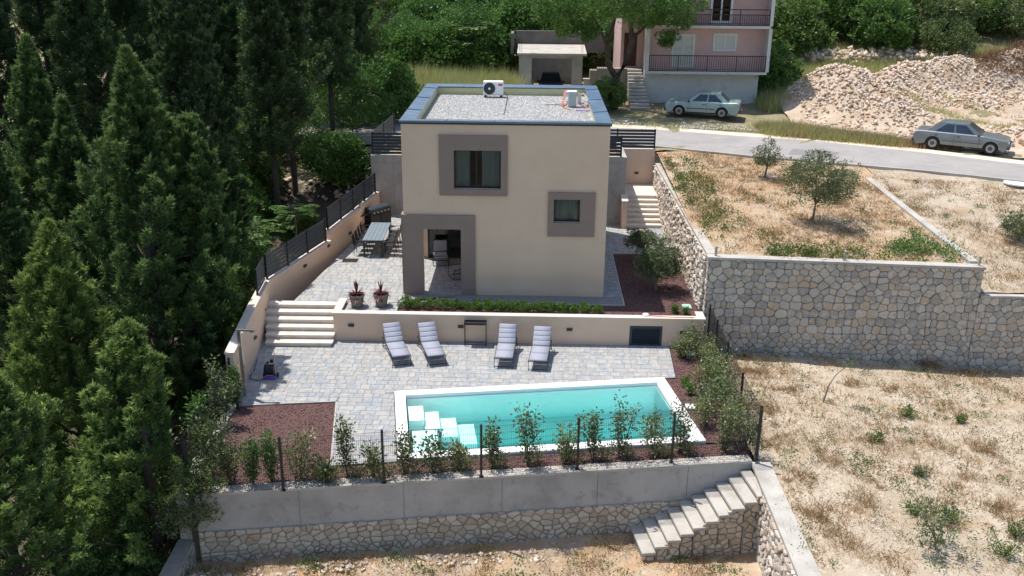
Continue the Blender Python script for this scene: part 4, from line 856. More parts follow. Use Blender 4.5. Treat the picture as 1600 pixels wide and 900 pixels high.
# ================================================================== FURNITURE
def lounger(label, foot, head, gr='grey sun loungers on the pool terrace'):
    f = Vector((foot[0], foot[1], 0)); h = Vector((head[0], head[1], 0)); d = (h-f).normalized(); t = thing('sun_lounger', label, 'sun lounger', (f.x, f.y, -.9), math.atan2(d.y, d.x), gr); return t
def lounger_parts(t):
    w_ = .31; z = .34; L1 = 1.22; BA = .66; LB = .78   # seat length, back angle, back length
    mb = MB()
    for s in (-1, 1): mb.tube([(0, s*w_, 0), (.0, s*w_, z), (L1, s*w_, z), (L1+.72, s*w_, z-.02)], .016, 6)
    for s in (-1, 1): mb.tube([(L1+.35, s*w_, z), (L1+.62, s*(w_+.01), 0)], .015, 6)
    mb.tube([(0, -w_, .06), (0, w_, .06)], .013, 6); mb.tube([(0, -w_, z), (0, w_, z)], .013, 6); mb.tube([(L1+.62, -w_, .03), (L1+.62, w_, .03)], .013, 6); mb.build('frame', m_anthd, t)
    bx, bz = math.cos(BA), math.sin(BA); mb = MB()
    for s in (-1, 1): mb.tube([(L1, s*(w_-.02), z+.02), (L1+LB*bx, s*(w_-.02), z+.02+LB*bz)], .014, 6); mb.tube([(L1+LB*bx*.7, s*(w_-.02), z+LB*bz*.7), (L1+.5, s*(w_-.02), z)], .01, 5)
    mb.tube([(L1+LB*bx, -w_+.02, z+.02+LB*bz), (L1+LB*bx, w_-.02, z+.02+LB*bz)], .014, 6); mb.build('back_frame', m_anthd, t)
    mb = MB()
    def pad(a, b, p, u_, n_):
        """one padded segment from a to b along u_"""
        m = 5; vs = []
        for i in range(m+1):
            s = a+(b-a)*i/m; th = .024+.010*math.sin(PI*i/m)**.6
            for y in (-w_+.015, 0, w_-.015): q = Vector(p)+Vector(u_)*s+Vector(n_)*th; vs.append((q.x, y, q.z))
            for y in (w_-.015, 0, -w_+.015): q = Vector(p)+Vector(u_)*s-Vector(n_)*.012; vs.append((q.x, y, q.z))
        fs = []
        for i in range(m):
            for k in range(6): k2 = (k+1) % 6; fs.append((i*6+k, i*6+k2, (i+1)*6+k2, (i+1)*6+k))
        fs += [tuple(range(6))[::-1], tuple(m*6+k for k in range(6))]; return vs, fs
    for k in range(2): mb = MB(); mb.add(*pad(.03+k*.6, .61+k*.6, (0, 0, z+.02), (1, 0, 0), (0, 0, 1))); mb.build('seat_pad', m_rcloth, t, smooth=True)
    for k in range(4): mb = MB(); mb.add(*pad(.015+k*.19, .203+k*.19, (L1, 0, z+.03), (bx, 0, bz), (-bz, 0, bx))); mb.build('back_pad', m_rcloth, t, smooth=True)
def lng(label, fl, fr_, hl, hr, first=None):
    a = (at(*fl, -.9)+at(*fr_, -.9))/2; b = (at(*hl, -.56)+at(*hr, -.56))/2; c = (at(*fl, -.9)+at(*fr_, -.9))/2
    if first is None: t = lounger(label, a, b); lounger_parts(t)
    else: d = Vector(b-a); t = copy_tree(first); t['label'] = label; t.location = (a[0], a[1], -.9); t.rotation_euler = (0, 0, math.atan2(d.y, d.x))
    return t
L0 = lng('leftmost sun lounger, nearest the cream stairs', (616, 575), (640, 570), (602, 533), (627, 530))
lng('second sun lounger from the left, turned slightly to the right like its neighbour', (671, 575), (694, 569), (656, 531), (681, 528), L0)
lng('third sun lounger from the left, just right of the black console table', (773, 574), (801, 577), (778, 533), (807, 535), L0)
lng('rightmost sun lounger on the pool terrace', (826, 578), (854, 582), (832, 537), (861, 539), L0)
q = at(743, 538.5, -.9); t = thing('console_table', 'tall narrow black console table against the terrace wall between the loungers', 'table', tuple(q)); mb = MB(); hw = .37
for s in (-1, 1): mb.tube([(s*hw, -.12, 0), (s*hw, -.12, .80)], .013, 4); mb.tube([(s*hw, .12, 0), (s*hw, .12, .80)], .013, 4); mb.tube([(s*hw, -.12, .02), (s*hw, .12, .02)], .012, 4); mb.tube([(s*hw, -.12, .05), (-s*hw, -.12, .05)] if s > 0 else [(s*hw, .12, .05), (-s*hw, .12, .05)], .012, 4)
mb.build('frame', m_anthd, t); mb = MB(); mb.box((0, 0, .81), (.78, .30, .03), bev=.006); mb.b2((-.39, -.15, .825), (.39, -.135, .87)); mb.b2((-.39, .135, .825), (.39, .15, .87)); mb.b2((-.39, -.134, .825), (-.375, .134, .87)); mb.b2((.375, -.134, .825), (.39, .134, .87)); mb.build('tray_top', m_black, t)
# dining set
TZ = .75; t = thing('dining_table', 'long grey slatted dining table on the upper terrace beside the left wall', 'table', (-1.92, 5.55, 0), math.radians(90+1)); L, Wd = 2.65, .86
for k in range(5): mb = MB(); mb.box((0, (-2+k)*Wd/5, TZ-.015), (L, Wd/5-.008, .03), bev=.004); mb.build('plank', m_tt, t)
mb = MB(); mb.b2((-L/2+.03, -Wd/2+.03, TZ-.09), (L/2-.03, -Wd/2+.06, TZ-.032)); mb.b2((-L/2+.03, Wd/2-.06, TZ-.09), (L/2-.03, Wd/2-.03, TZ-.032)); mb.b2((-L/2+.03, -Wd/2+.061, TZ-.09), (-L/2+.06, Wd/2-.061, TZ-.032)); mb.b2((L/2-.06, -Wd/2+.061, TZ-.09), (L/2-.03, Wd/2-.061, TZ-.032)); mb.build('apron', m_anthd, t)
for sx in (-1, 1):
    for sy in (-1, 1): mb = MB(); mb.box((sx*(L/2-.06), sy*(Wd/2-.06), TZ/2-.045), (.07, .07, TZ-.09)); mb.build('leg', m_anthd, t)
def dchair(label, x, y, rz):
    t = thing('dining_chair', label, 'chair', (x, y, 0), rz, 'black chairs at the long dining table'); mb = MB()
    mb.box((0, 0, .44), (.44, .46, .03), bev=.008); mb.build('seat', m_black, t)
    for sx in (-1, 1):
        mb = MB(); mb.tube([(sx*.21, -.22, 0), (sx*.21, -.20, .43)], .013, 6); mb.build('leg', m_black, t); mb = MB(); mb.tube([(sx*.21, .24, 0), (sx*.21, .20, .44), (sx*.20, .27, .88)], .013, 6); mb.build('leg', m_black, t)
        mb = MB(); mb.tube([(sx*.21, -.2, .43), (sx*.23, -.18, .64), (sx*.23, .22, .66)], .012, 6); mb.build('armrest', m_black, t)
    vs = []; mb = MB()
    for i in range(7):
        a = (i-3)/3; x_ = a*.20
        for zz in (.47, .62, .78, .88-.03*a*a): vs.append((x_, .22+(zz-.44)*.16-.03*(a*a)*-1*.6, zz))
    mb.add(vs, [(i*4+j, (i+1)*4+j, (i+1)*4+j+1, i*4+j+1) for i in range(6) for j in range(3)]); mb.add([(v[0], v[1]+.012, v[2]) for v in vs], [(i*4+j+1, (i+1)*4+j+1, (i+1)*4+j, i*4+j) for i in range(6) for j in range(3)]); mb.build('backrest', m_black, t, smooth=True); return t
c0 = None; ords = ['nearest the camera', 'second from the camera', 'third from the camera', 'farthest away by the grill']
for side, sn_ in ((1, 'right'), (-1, 'left')):
    for k in range(4):
        lab = 'black chair on the %s side of the long table, %s' % (('house' if side > 0 else 'wall'), ords[k]); x = -1.92+side*(.66 if side > 0 else .56); y = 4.62+k*.62; rz = -PI/2 if side > 0 else PI/2
        if c0 is None: c0 = dchair(lab, x, y, rz)
        else: c = copy_tree(c0); c.location = (x, y, 0); c.rotation_euler = (0, 0, rz+random.uniform(-.08, .08)); c['label'] = lab
# grill
t = thing('gas_grill', 'black gas grill cabinet with knobs against the left wall by the concrete wall', 'grill', (-2.45, 8.75, 0), math.radians(52)); mb = MB()
mb.box((0, 0, .45), (1.25, .55, .78), bev=.02); mb.build('cabinet', m_black, t); mb = MB(); mb.box((-.95, 0, .78), (.55, .5, .05), bev=.01); mb.tube([(-1.2, -.22, 0), (-1.2, -.22, .76)], .02, 5); mb.tube([(-1.2, .22, 0), (-1.2, .22, .76)], .02, 5); mb.box((-.95, 0, .3), (.5, .45, .03)); mb.build('side_shelf', m_anthd, t)
mb = MB()
vs = []
for i in range(9):
    a = PI*i/8; 
    for x in (-.6, .6): vs.append((x, -.27*math.cos(a), .85+.15*math.sin(a)**.6))
mb.add(vs, [(2*i, 2*i+1, 2*i+3, 2*i+2) for i in range(8)]+[tuple(2*i for i in range(9)), tuple(2*i+1 for i in range(9))[::-1]]); mb.build('lid', m_anth, t, smooth=False)
mb = MB(); mb.box((0, -.30, .78), (1.2, .05, .14), rx=-.4, bev=.008); mb.build('control_panel', m_anthd, t)
for k in range(5): mb = MB(); mb.tube([(-.44+k*.22, -.32, .79), (-.44+k*.22, -.37, .80)], .035, 10); mb.build('knob', m_chrome, t)
for sx in (-.31, .31): mb = MB(); mb.box((sx, -.285, .38), (.58, .02, .56), bev=.008); mb.build('door', m_black, t)
mb = MB(); mb.tube([(.62, -.28, 0), (.64, -.28, .95)], .02, 5); mb.build('side_rail', m_anthd, t)
q = (-2.98, 8.35, 1.15); t = thing('potted_herb', 'small pot of green herbs standing on the left wall beside the grill', 'potted plant', (-3.02, 7.9, 1.15)); mb = MB(); mb.lathe((0, 0, 0), [(.07, 0), (.09, .16), (.08, .16)], 12); mb.build('pot', m_cap, t); V, F = leaf_geo(rng.normal(0, .05, (60, 3))*np.array([1, 1, .6])+np.array([0, 0, .22]), rng.normal(size=(60, 3))+np.array([0, 0, .8]), .09, .03); link('foliage', npmesh('foliage', V, F, m_lf5, rng.random(60)), t)
# porch armchairs
def pchair(label, loc, rz):
    t = thing('lounge_chair', label, 'chair', loc, rz, 'dark framed lounge chairs in the porch'); mb = MB()
    for s in (-1, 1): mb.tube([(.30, s*.31, .42), (.34, s*.31, .02), (-.36, s*.31, .02), (-.32, s*.31, .42), (.30, s*.31, .42)], .013, 6)
    mb.tube([(.30, -.31, .42), (.30, .31, .42)], .012, 5); mb.tube([(-.36, -.31, .02), (-.36, .31, .02)], .012, 5); mb.tube([(.34, -.31, .02), (.34, .31, .02)], .012, 5)
    for s in (-1, 1): mb.tube([(-.30, s*.29, .33), (-.55, s*.27, .85)], .012, 5)
    mb.tube([(-.55, -.27, .85), (-.55, .27, .85)], .012, 5); mb.build('frame', m_black, t)
    mb = MB(); mb.box((-.02, 0, .37), (.62, .56, .09), bev=.035); mb.build('seat_cushion', m_wood, t); mb = MB(); mb.box((-.41, 0, .64), (.1, .54, .46), ry=-.43, bev=.035); mb.build('back_cushion', m_wood, t)
    for k in range(4): mb = MB(); mb.tube([(-.32-.06*k, -.28, .40+.12*k), (-.32-.06*k, .28, .40+.12*k)], .008, 4); mb.build('rail', m_black, t)
    return t
c0 = pchair('lounge chair with grey cushions facing out of the porch by the sliding door', (.98, 3.55, 0), math.radians(-82))
c = copy_tree(c0); c.location = (1.85, 1.95, 0); c.rotation_euler = (0, 0, math.radians(205)); c['label'] = 'lounge chair standing sideways at the right side of the porch opening'
# planters
def planter(label, px, py, seed):
    q = at(px, py, 0); t = thing('potted_cordyline', label, 'potted plant', (q[0], q[1]+.16, 0), 0, 'round pots with red cordylines on the terrace edge'); R = random.Random(seed)
    mb = MB(); mb.lathe((0, 0, 0), [(.17, 0), (.19, .02), (.205, .10), (.265, .38), (.29, .40), (.295, .47), (.27, .47), (.26, .42)], 20); mb.build('pot', m_pot, t, smooth=False)
    mb = MB(); mb.lathe((0, 0, .40), [(.255, 0), (.255, .02)], 20); mb.build('soil', m_bark, t); mb = MB(); mb.lathe((0, 0, 0), [(.22, -.0), (.235, .03), (.215, .03)], 20); mb.build('saucer', m_pot, t); V = []; F = []; rn = []
    for i in range(80):
        a = R.uniform(0, 2*PI); up = R.random(); el = (1.35 if up > .72 else R.uniform(-.35, .8)); L = R.uniform(.32, .52)*(1.15 if up > .72 else 1); p = Vector((0, 0, .45)); d = Vector((math.cos(a)*math.cos(el), math.sin(a)*math.cos(el), math.sin(el))); sd = Vector((-math.sin(a), math.cos(a), 0)); b = len(V); n = 4
        for k in range(n+1):
            s = k/n; wv = .022*math.sin(PI*min(.98, s*.85+.12)); V += [tuple(p+sd*wv), tuple(p-sd*wv)]; dz = d.copy(); dz.z -= s*1.1*(0 if up > .72 else 1)*.6; p = p+dz*L/n
        for k in range(n): F.append((b+2*k, b+2*k+1, b+2*k+3, b+2*k+2)); rn.append(R.random()*.6+(.35 if el < .1 else 0))
    link('leaves', npmesh('leaves', V, F, m_lf6, rn), t); return t
planter('left one of the two red cordylines in round clay pots beside the stairs', 557, 481, 3); planter('right one of the two red cordylines in round clay pots, nearer the house', 595, 480, 5)
# shower mast, hose trolley
t = thing('outdoor_shower', 'T-shaped metal outdoor shower post beside the left wall above the gravel bed', 'shower', (-4.15, -6.93, -.9)); mb = MB(); mb.b2((-.05, -.05, 0), (.05, .05, 2.18), .01); mb.build('post', m_chrome, t); mb = MB(); mb.b2((-.08, -.06, 2.182), (.5, .06, 2.24), .008); mb.build('arm', m_chrome, t); mb = MB(); mb.tube([(.42, 0, 2.18), (.42, 0, 2.16)], .09, 12); mb.build('shower_head', m_chrome, t); mb = MB(); mb.tube([(.05, 0, 1.0), (.09, 0, 1.0)], .03, 8); mb.build('valve', m_chrome, t)
q = at(423, 590, -.9); t = thing('hose_trolley', 'black and purple garden hose trolley on the pool terrace near the stairs', 'hose trolley', tuple(q))
mb = MB(); 
for s in (-1, 1): mb.tube([(s*.17, 0, .05), (s*.16, .05, .5), (s*.14, .12, .86)], .012, 6)
mb.tube([(-.14, .12, .86), (.14, .12, .86)], .014, 6); mb.build('handle', m_chrome, t)
mb = MB(); mb.tube([(-.12, 0, .28), (.12, 0, .28)], .17, 16); mb.build('hose_coil', m_black, t)
for s in (-1, 1): mb = MB(); mb.tube([(s*.13, 0, .28), (s*.16, 0, .28)], .2, 16); mb.build('reel_disc', m_anthd, t); mb = MB(); mb.tube([(s*.20, .05, .08), (s*.24, .05, .08)], .08, 12); mb.build('wheel', m_rubber, t)
mb = MB(); mb.box((0, -.12, .06), (.4, .1, .08), bev=.02); mb.build('foot', m_purple, t); mb = MB(); mb.box((.05, .08, .55), (.1, .06, .12), bev=.02); mb.box((-.08, .07, .5), (.06, .06, .1), bev=.02); mb.build('connector', m_black, t)
mb = MB(); mb.tube([(0, 0, .02), (-.25, -.15, .012), (-.5, -.1, .012), (-.62, .2, .012), (-.6, .6, .012), (-.55, .9, .3)], .012, 5); o = mb.build('garden_hose', m_anthd, loc=tuple(at(418, 592, -.9))); tag(o, 'thin dark hose curling from the trolley to the left wall', 'hose')
mb = MB(); P = [at(x, y, .165) for x, y in ((1003, 492.3), (1020, 493.6), (1040, 495), (1060, 495.6), (1085, 496))]; mb.tube([tuple(p) for p in P], .012, 5); mb2 = mb.build('garden_hose', m_orange, smooth=True); tag(mb2, 'thin orange hose lying along the right end of the terrace wall coping', 'hose')
mb = MB(); q = at(1009, 491, .19); mb.lathe((0, 0, -.03), [(.10, 0), (.12, .02), (.09, .05)], 12); o = mb.build('white_dish', m_white, loc=tuple(q)); tag(o, 'small white round dish on the terrace wall coping beside the orange hose', 'dish')
mb = MB(); mb.tube([tuple(at(1026, 239, 2.72)), tuple(at(1050, 249, 2.62))], .03, 6); o = mb.build('red_pipe', m_orange); tag(o, 'thin red pipe lying on the soil beside the landing fence', 'pipe')
q = at(1592, 287, 2.62); mb = MB(); mb.lathe((0, 0, 0), [(.62, 0), (.62, .06), (.5, .08)], 24); o = mb.build('concrete_lid', m_white, loc=tuple(q)); tag(o, 'round white concrete slab in the dry plot beside the road at the right edge', 'slab')
# ================================================================== WIRE FENCE
def fence_run(label, P, zs, h, panel=True):
    c = sum((Vector(p) for p in P), Vector((0, 0)))/len(P); t = thing('mesh_fence', label, 'fence', (c.x, c.y, zs[0]))
    for p, z in zip(P, zs): mb = MB(); mb.box((p[0], p[1], z+h/2), (.06, .06, h), bev=.006); mb.box((p[0], p[1], z+.004), (.12, .12, .01)); sub('post', mb, m_anthd, t)
    if panel:
        for a, b, za, zb in zip(P[:-1], P[1:], zs[:-1], zs[1:]):
            a = Vector(a); b = Vector(b); L = (b-a).length; d = (b-a)/L; n = int(L/.05); mb = MB(); w_ = .0028
            for k in range(1, n):
                p = a+d*L*k/n; z = za+(zb-za)*k/n; mb.b2((p.x-w_, p.y-w_, z+.04), (p.x+w_, p.y+w_, z+h-.06))
            for k in range(8):
                zz = .05+k*(h-.12)/7; mb.tube([(a.x, a.y, za+zz), (b.x, b.y, zb+zz)], .004, 4, False)
            o = sub('mesh_panel', mb, m_anthd, t); o['kind'] = 'stuff'
    return t
FP = [at(x, y, -.86)[:2] for x, y in ((297, 775), (443, 766), (600, 754), (752, 745), (902, 733), (1049, 723.5), (1182, 719))]
fence_run('dark wire mesh fence with steel posts on top of the concrete pool wall', [tuple(p) for p in FP], [-.86]*7, 1.55)
fence_run('dark fence posts and wire mesh along the right hedge above the dry field', [tuple(FP[-1]+np.array([.12, .5])), (11.0, -7.6), (11.0, -5.3), (11.0, -3.4), (11.0, -1.95)], [-.95, -1.0, -1.0, -1.0, -1.0], 1.5)
fence_run('dark fence post and wires in the shrubs at the lower left edge of the garden', [(-4.35, -7.5), (-4.25, -9.8), (-4.1, -12.3)], [-.86]*3, 1.5)
# ================================================================== GARAGE
YG = 29.9
t = thing('garage', 'old unfinished concrete garage with a thick flat roof slab and a black open doorway', 'garage', (6.2, YG+2, 2.9)); g = lambda px, py: aty(px, py, YG)
a, b = g(808, 83), g(917, 83); zs_ = a[2]; xl, xr = a[0]+.12, b[0]-.25; d0, d1 = g(831, 91), g(894, 91); zg = 2.85
mb = MB(); mb.prism([(a[0], YG), (b[0], YG), (b[0], YG+3.6), (a[0], YG+3.6)], [zs_-.14]*4, [zs_, zs_, zs_+.25, zs_+.25]); sub('roof_slab', mb, m_concl, t)
mb = MB(); mb.b2((xl, YG+.15, zg-.3), (d0[0], YG+.4, zs_-.15)); mb.b2((d1[0], YG+.15, zg-.3), (xr, YG+.4, zs_-.15)); mb.b2((d0[0], YG+.15, d0[2]), (d1[0], YG+.4, zs_-.15)); mb.b2((xl, YG+.402, zg-.3), (xl+.2, YG+5.5, zs_-.15)); mb.b2((xr-.2, YG+.402, zg-.3), (xr, YG+5.5, zs_-.15)); mb.b2((xl+.202, YG+5.3, zg-.3), (xr-.202, YG+5.5, zs_-.15)); sub('wall', mb, m_conc, t)
mb = MB(); mb.b2((xl+.2, YG+.4, zg), (xr-.2, YG+5.3, zg+.02)); sub('floor', mb, m_conc, t)
zp = aty(860, 48, YG+3.8)[2]; mb = MB(); xa = aty(806, 50, YG+3.8)[0]; mb.b2((xa, YG+3.6, zs_-.3), (b[0]+1.4, YG+3.85, zp)); mb.b2((xa-.3, YG+2.0, zs_-.3), (xa-.1, YG+3.85, zp-.05)); sub('parapet', mb, mat('dark_concrete', [(.12, .115, .105), (.2, .19, .175)], .95, 1.4, .5, 20), t)
mb = MB()
for i, px in enumerate((812, 814.5, 909, 911)): q = aty(px, 76, YG+.5); mb.tube([(q[0], YG+.5, zs_), (q[0], YG+.5, zs_+.6)], .012, 4)
sub('rebar', mb, m_rust, t)
# ================================================================== PINK HOUSE
YP = 27.6; h_ = lambda px, py, y=YP: aty(px, py, y)
t = thing('pink_house', 'three storey pink house with two rusty balcony railings and white basement', 'house', (15.5, YP+3, 2.9)); YB = YP-1.0
xl = h_(1005, 150)[0]; xr = h_(1186, 150)[0]; zb0 = 2.75; zf1 = h_(1100, 112, YB)[2]; zf2 = h_(1100, 40, YB)[2]; zc = h_(1100, 50, YP)[2]
mb = MB(); mb.b2((xl, YP, zb0-.3), (xr-.15, YP+7, zf1-.16)); sub('basement_wall', mb, m_bw, t)
mb = MB()
wins = []
def wr(p): a_ = h_(p[0], p[1]); b_ = h_(p[2], p[3]); return (a_[0], b_[0], b_[2], a_[2])
D1 = wr((1052, 54, 1082, 104)); W_1 = wr((1116, 53, 1149, 79)); D2 = wr((1113, -12, 1142, 35)); 
zt3 = zf2+3.0
holes_wall(mb, xl, xr, zf1, zf2-.16, YP, YP+.3, [D1, W_1]); mb.b2((xl, YP+.302, zf1), (xl+.3, YP+7, zf2-.16)); mb.b2((xr-.3, YP+.302, zf1), (xr, YP+7, zf2-.16)); mb.b2((xl+.302, YP+6.7, zf1), (xr-.302, YP+7, zf2-.16))
holes_wall(mb, xl, xr, zf2, zt3, YP, YP+.3, [D2]); mb.b2((xl, YP+.302, zf2), (xl+.3, YP+7, zt3)); mb.b2((xr-.3, YP+.302, zf2), (xr, YP+7, zt3)); mb.b2((xl+.302, YP+6.7, zf2), (xr-.302, YP+7, zt3)); sub('wall', mb, m_pink, t)
# set-back entrance wing on the left
xw = h_(972, 100)[0]; mb = MB(); mb.b2((xw, YP+1.5, zb0-.2), (xl-.003, YP+7, zt3)); sub('wing_wall', mb, m_pink, t)
mb = MB(); q = h_(985, 95, YP+1.49); mb.b2((q[0]-.45, YP+1.46, zf1), (q[0]+.35, YP+1.497, zf1+2.05)); sub('entrance_door', mb, m_rust, t)
mb = MB(); mb.b2((xl-.4, YP-1.6, zt3), (xr+.4, YP+7.4, zt3+.2)); mb.prism([(xl-.4, YP-1.6), (xr+.4, YP-1.6), (xr+.4, YP+2.9), (xl-.4, YP+2.9)], zt3+.202, [zt3+.25, zt3+.25, zt3+1.8, zt3+1.8]); mb.prism([(xl-.4, YP+2.9), (xr+.4, YP+2.9), (xr+.4, YP+7.4), (xl-.4, YP+7.4)], zt3+.202, [zt3+1.8, zt3+1.8, zt3+.25, zt3+.25]); sub('roof', mb, mat('clay_roof', [(.35, .13, .08), (.45, .2, .12)], .9, 5), t)
for z in (zf1, zf2): mb = MB(); mb.b2((xl-.02, YB, z-.158), (xr+.1, YP-.002, z)); mb.b2((xl+.002, YP, z-.158), (xr-.002, YP+6.9, z-.002)); sub('balcony_slab', mb, m_bw, t)
for x0, x1 in ((xl-.06, xl+.12), (xr+.0, xr+.2)): mb = MB(); mb.b2((x0, YB-.03, zf1+.003), (x1, YP-.003, zf2-.16)); mb.b2((x0, YB-.03, zf2+.003), (x1, YP-.003, zt3)); sub('side_fin', mb, m_bw, t)
for z in (zf1, zf2):
    mb = MB(); x0, x1 = xl+.14, xr-.02; mb.b2((x0, YB+.02, z+.92), (x1, YB+.06, z+.97)); mb.b2((x0, YB+.025, z+.10), (x1, YB+.055, z+.13)); mb.b2((x0, YB+.0, z+.002), (x1, YB+.08, z+.05))
    if z == zf2: mb.b2((x0, YB+.02, z+.62), (x1, YB+.05, z+.66))
    rl = sub('railing', mb, m_rust, t); n = 52; mb = MB()
    for k in range(n+1):
        x = x0+(x1-x0)*k/n
        if k % 13: mb.b2((x-.012, YB+.03, z+.13), (x+.012, YB+.052, z+.62 if z == zf2 else z+.92))
    o = sub('baluster_mass', mb, m_rust, rl); o['kind'] = 'stuff'
    for k in range(0, n+1, 13): x = x0+(x1-x0)*k/n; mb = MB(); mb.b2((x-.025, YB+.015, z+.05), (x+.025, YB+.065, z+.92)); sub('post', mb, m_rust, rl)
def shut(p, nm='shutter_window', dark=False, slats=True):
    x0, x1, z0, z1 = p; mb = MB(); th = .09; mb.b2((x0-.04, YP-.05, z0-.04), (x0+th, YP+.02, z1+.04)); mb.b2((x1-th, YP-.05, z0-.04), (x1+.04, YP+.02, z1+.04)); mb.b2((x0+th, YP-.05, z1-th), (x1-th, YP+.02, z1+.04)); mb.b2((x0+th, YP-.05, z0-.04), (x1-th, YP+.02, z0+th)); xm = (x0+x1)/2; mb.b2((xm-th/2, YP-.045, z0+th), (xm+th/2, YP+.02, z1-th)); f = sub(nm, mb, m_shut if not dark else m_white, t)
    for a_, b_ in ((x0+th, xm-th/2), (xm+th/2, x1-th)):
        if dark: mb = MB(); mb.b2((a_, YP, z0+th), (b_, YP+.02, z1-th)); sub('pane', mb, m_glass, f); mb = MB(); mb.b2((a_, YP+.25, z0), (b_, YP+.28, z1)); sub('curtain', mb, m_dark, f)  # balcony door: near-black sheet stands in for the unlit room behind the glass
        else:
            n = int((z1-z0-2*th)/.085); mb = MB()
            for k in range(n): mb.box(((a_+b_)/2, YP-.01, z0+th+.0425+k*(z1-z0-2*th)/n), (b_-a_, .015, .075), rx=.45)
            mb.b2((a_, YP+.01, z0+th), (b_, YP+.015, z1-th)); sub('louvre', mb, m_shut, f)
shut(W_1); shut(D1, 'shutter_door'); shut(D2, 'balcony_door', True)
# outside stairs
t = thing('entrance_stairs', 'dark weathered concrete stairs climbing to the pink house between stone walls', 'stairs', (11, 26, 2.9)); a = at(985, 172, 2.8); b = at(1016, 172, 2.8); zt = zf1-.1; n = 12
for k in range(n): mb = MB(); z = 2.8+(zt-2.8)*(k+1)/n; y = a[1]+k*.27; mb.b2((a[0]+.02*k*0, y, z-.13), (b[0]-.03*k, y+.33, z), .01); sub('tread', mb, m_concl, t); mb = MB(); mb.b2((a[0]+.02, y+.03, 2.5), (b[0]-.03*k-.02, y+.298, z-.132)); sub('riser', mb, m_mortl, t)
mb = MB(); mb.b2((a[0]-1.9, a[1]+n*.27, 2.4), (xl, YP+1.5, zt)); sub('landing', mb, m_mortl, t)
t = thing('terrace_railing', 'small rusty railing on a brick ledge behind the forked tree', 'railing', (9, 29, 4)); p0 = h_(922, 110, 28.5); p1 = h_(950, 110, 28.5); mb = MB(); mb.b2((p0[0], 28.5, 2.7), (p1[0]+1.2, 29.2, p0[2])); sub('ledge', mb, m_mortl, t); mb = MB(); mb.b2((p0[0], 28.52, p0[2]+.85), (p1[0], 28.56, p0[2]+.9))
for k in range(9): x = p0[0]+(p1[0]-p0[0])*k/8; mb.b2((x-.012, 28.53, p0[2]), (x+.012, 28.55, p0[2]+.85))
sub('rail', mb, m_rust, t)
q = at(915, 135, 2.9); t = thing('gate_pillar', 'weathered concrete gate pillar beside the garage', 'pillar', (float(aty(917, 100, 29.)[0]), 29., 2.8)); mb = MB(); mb.box((0, 0, .65), (.35, .35, 1.3)); mb.build('shaft', m_concl, t); mb = MB(); mb.box((0, 0, 1.33), (.42, .42, .06)); mb.build('cap', m_concl, t)
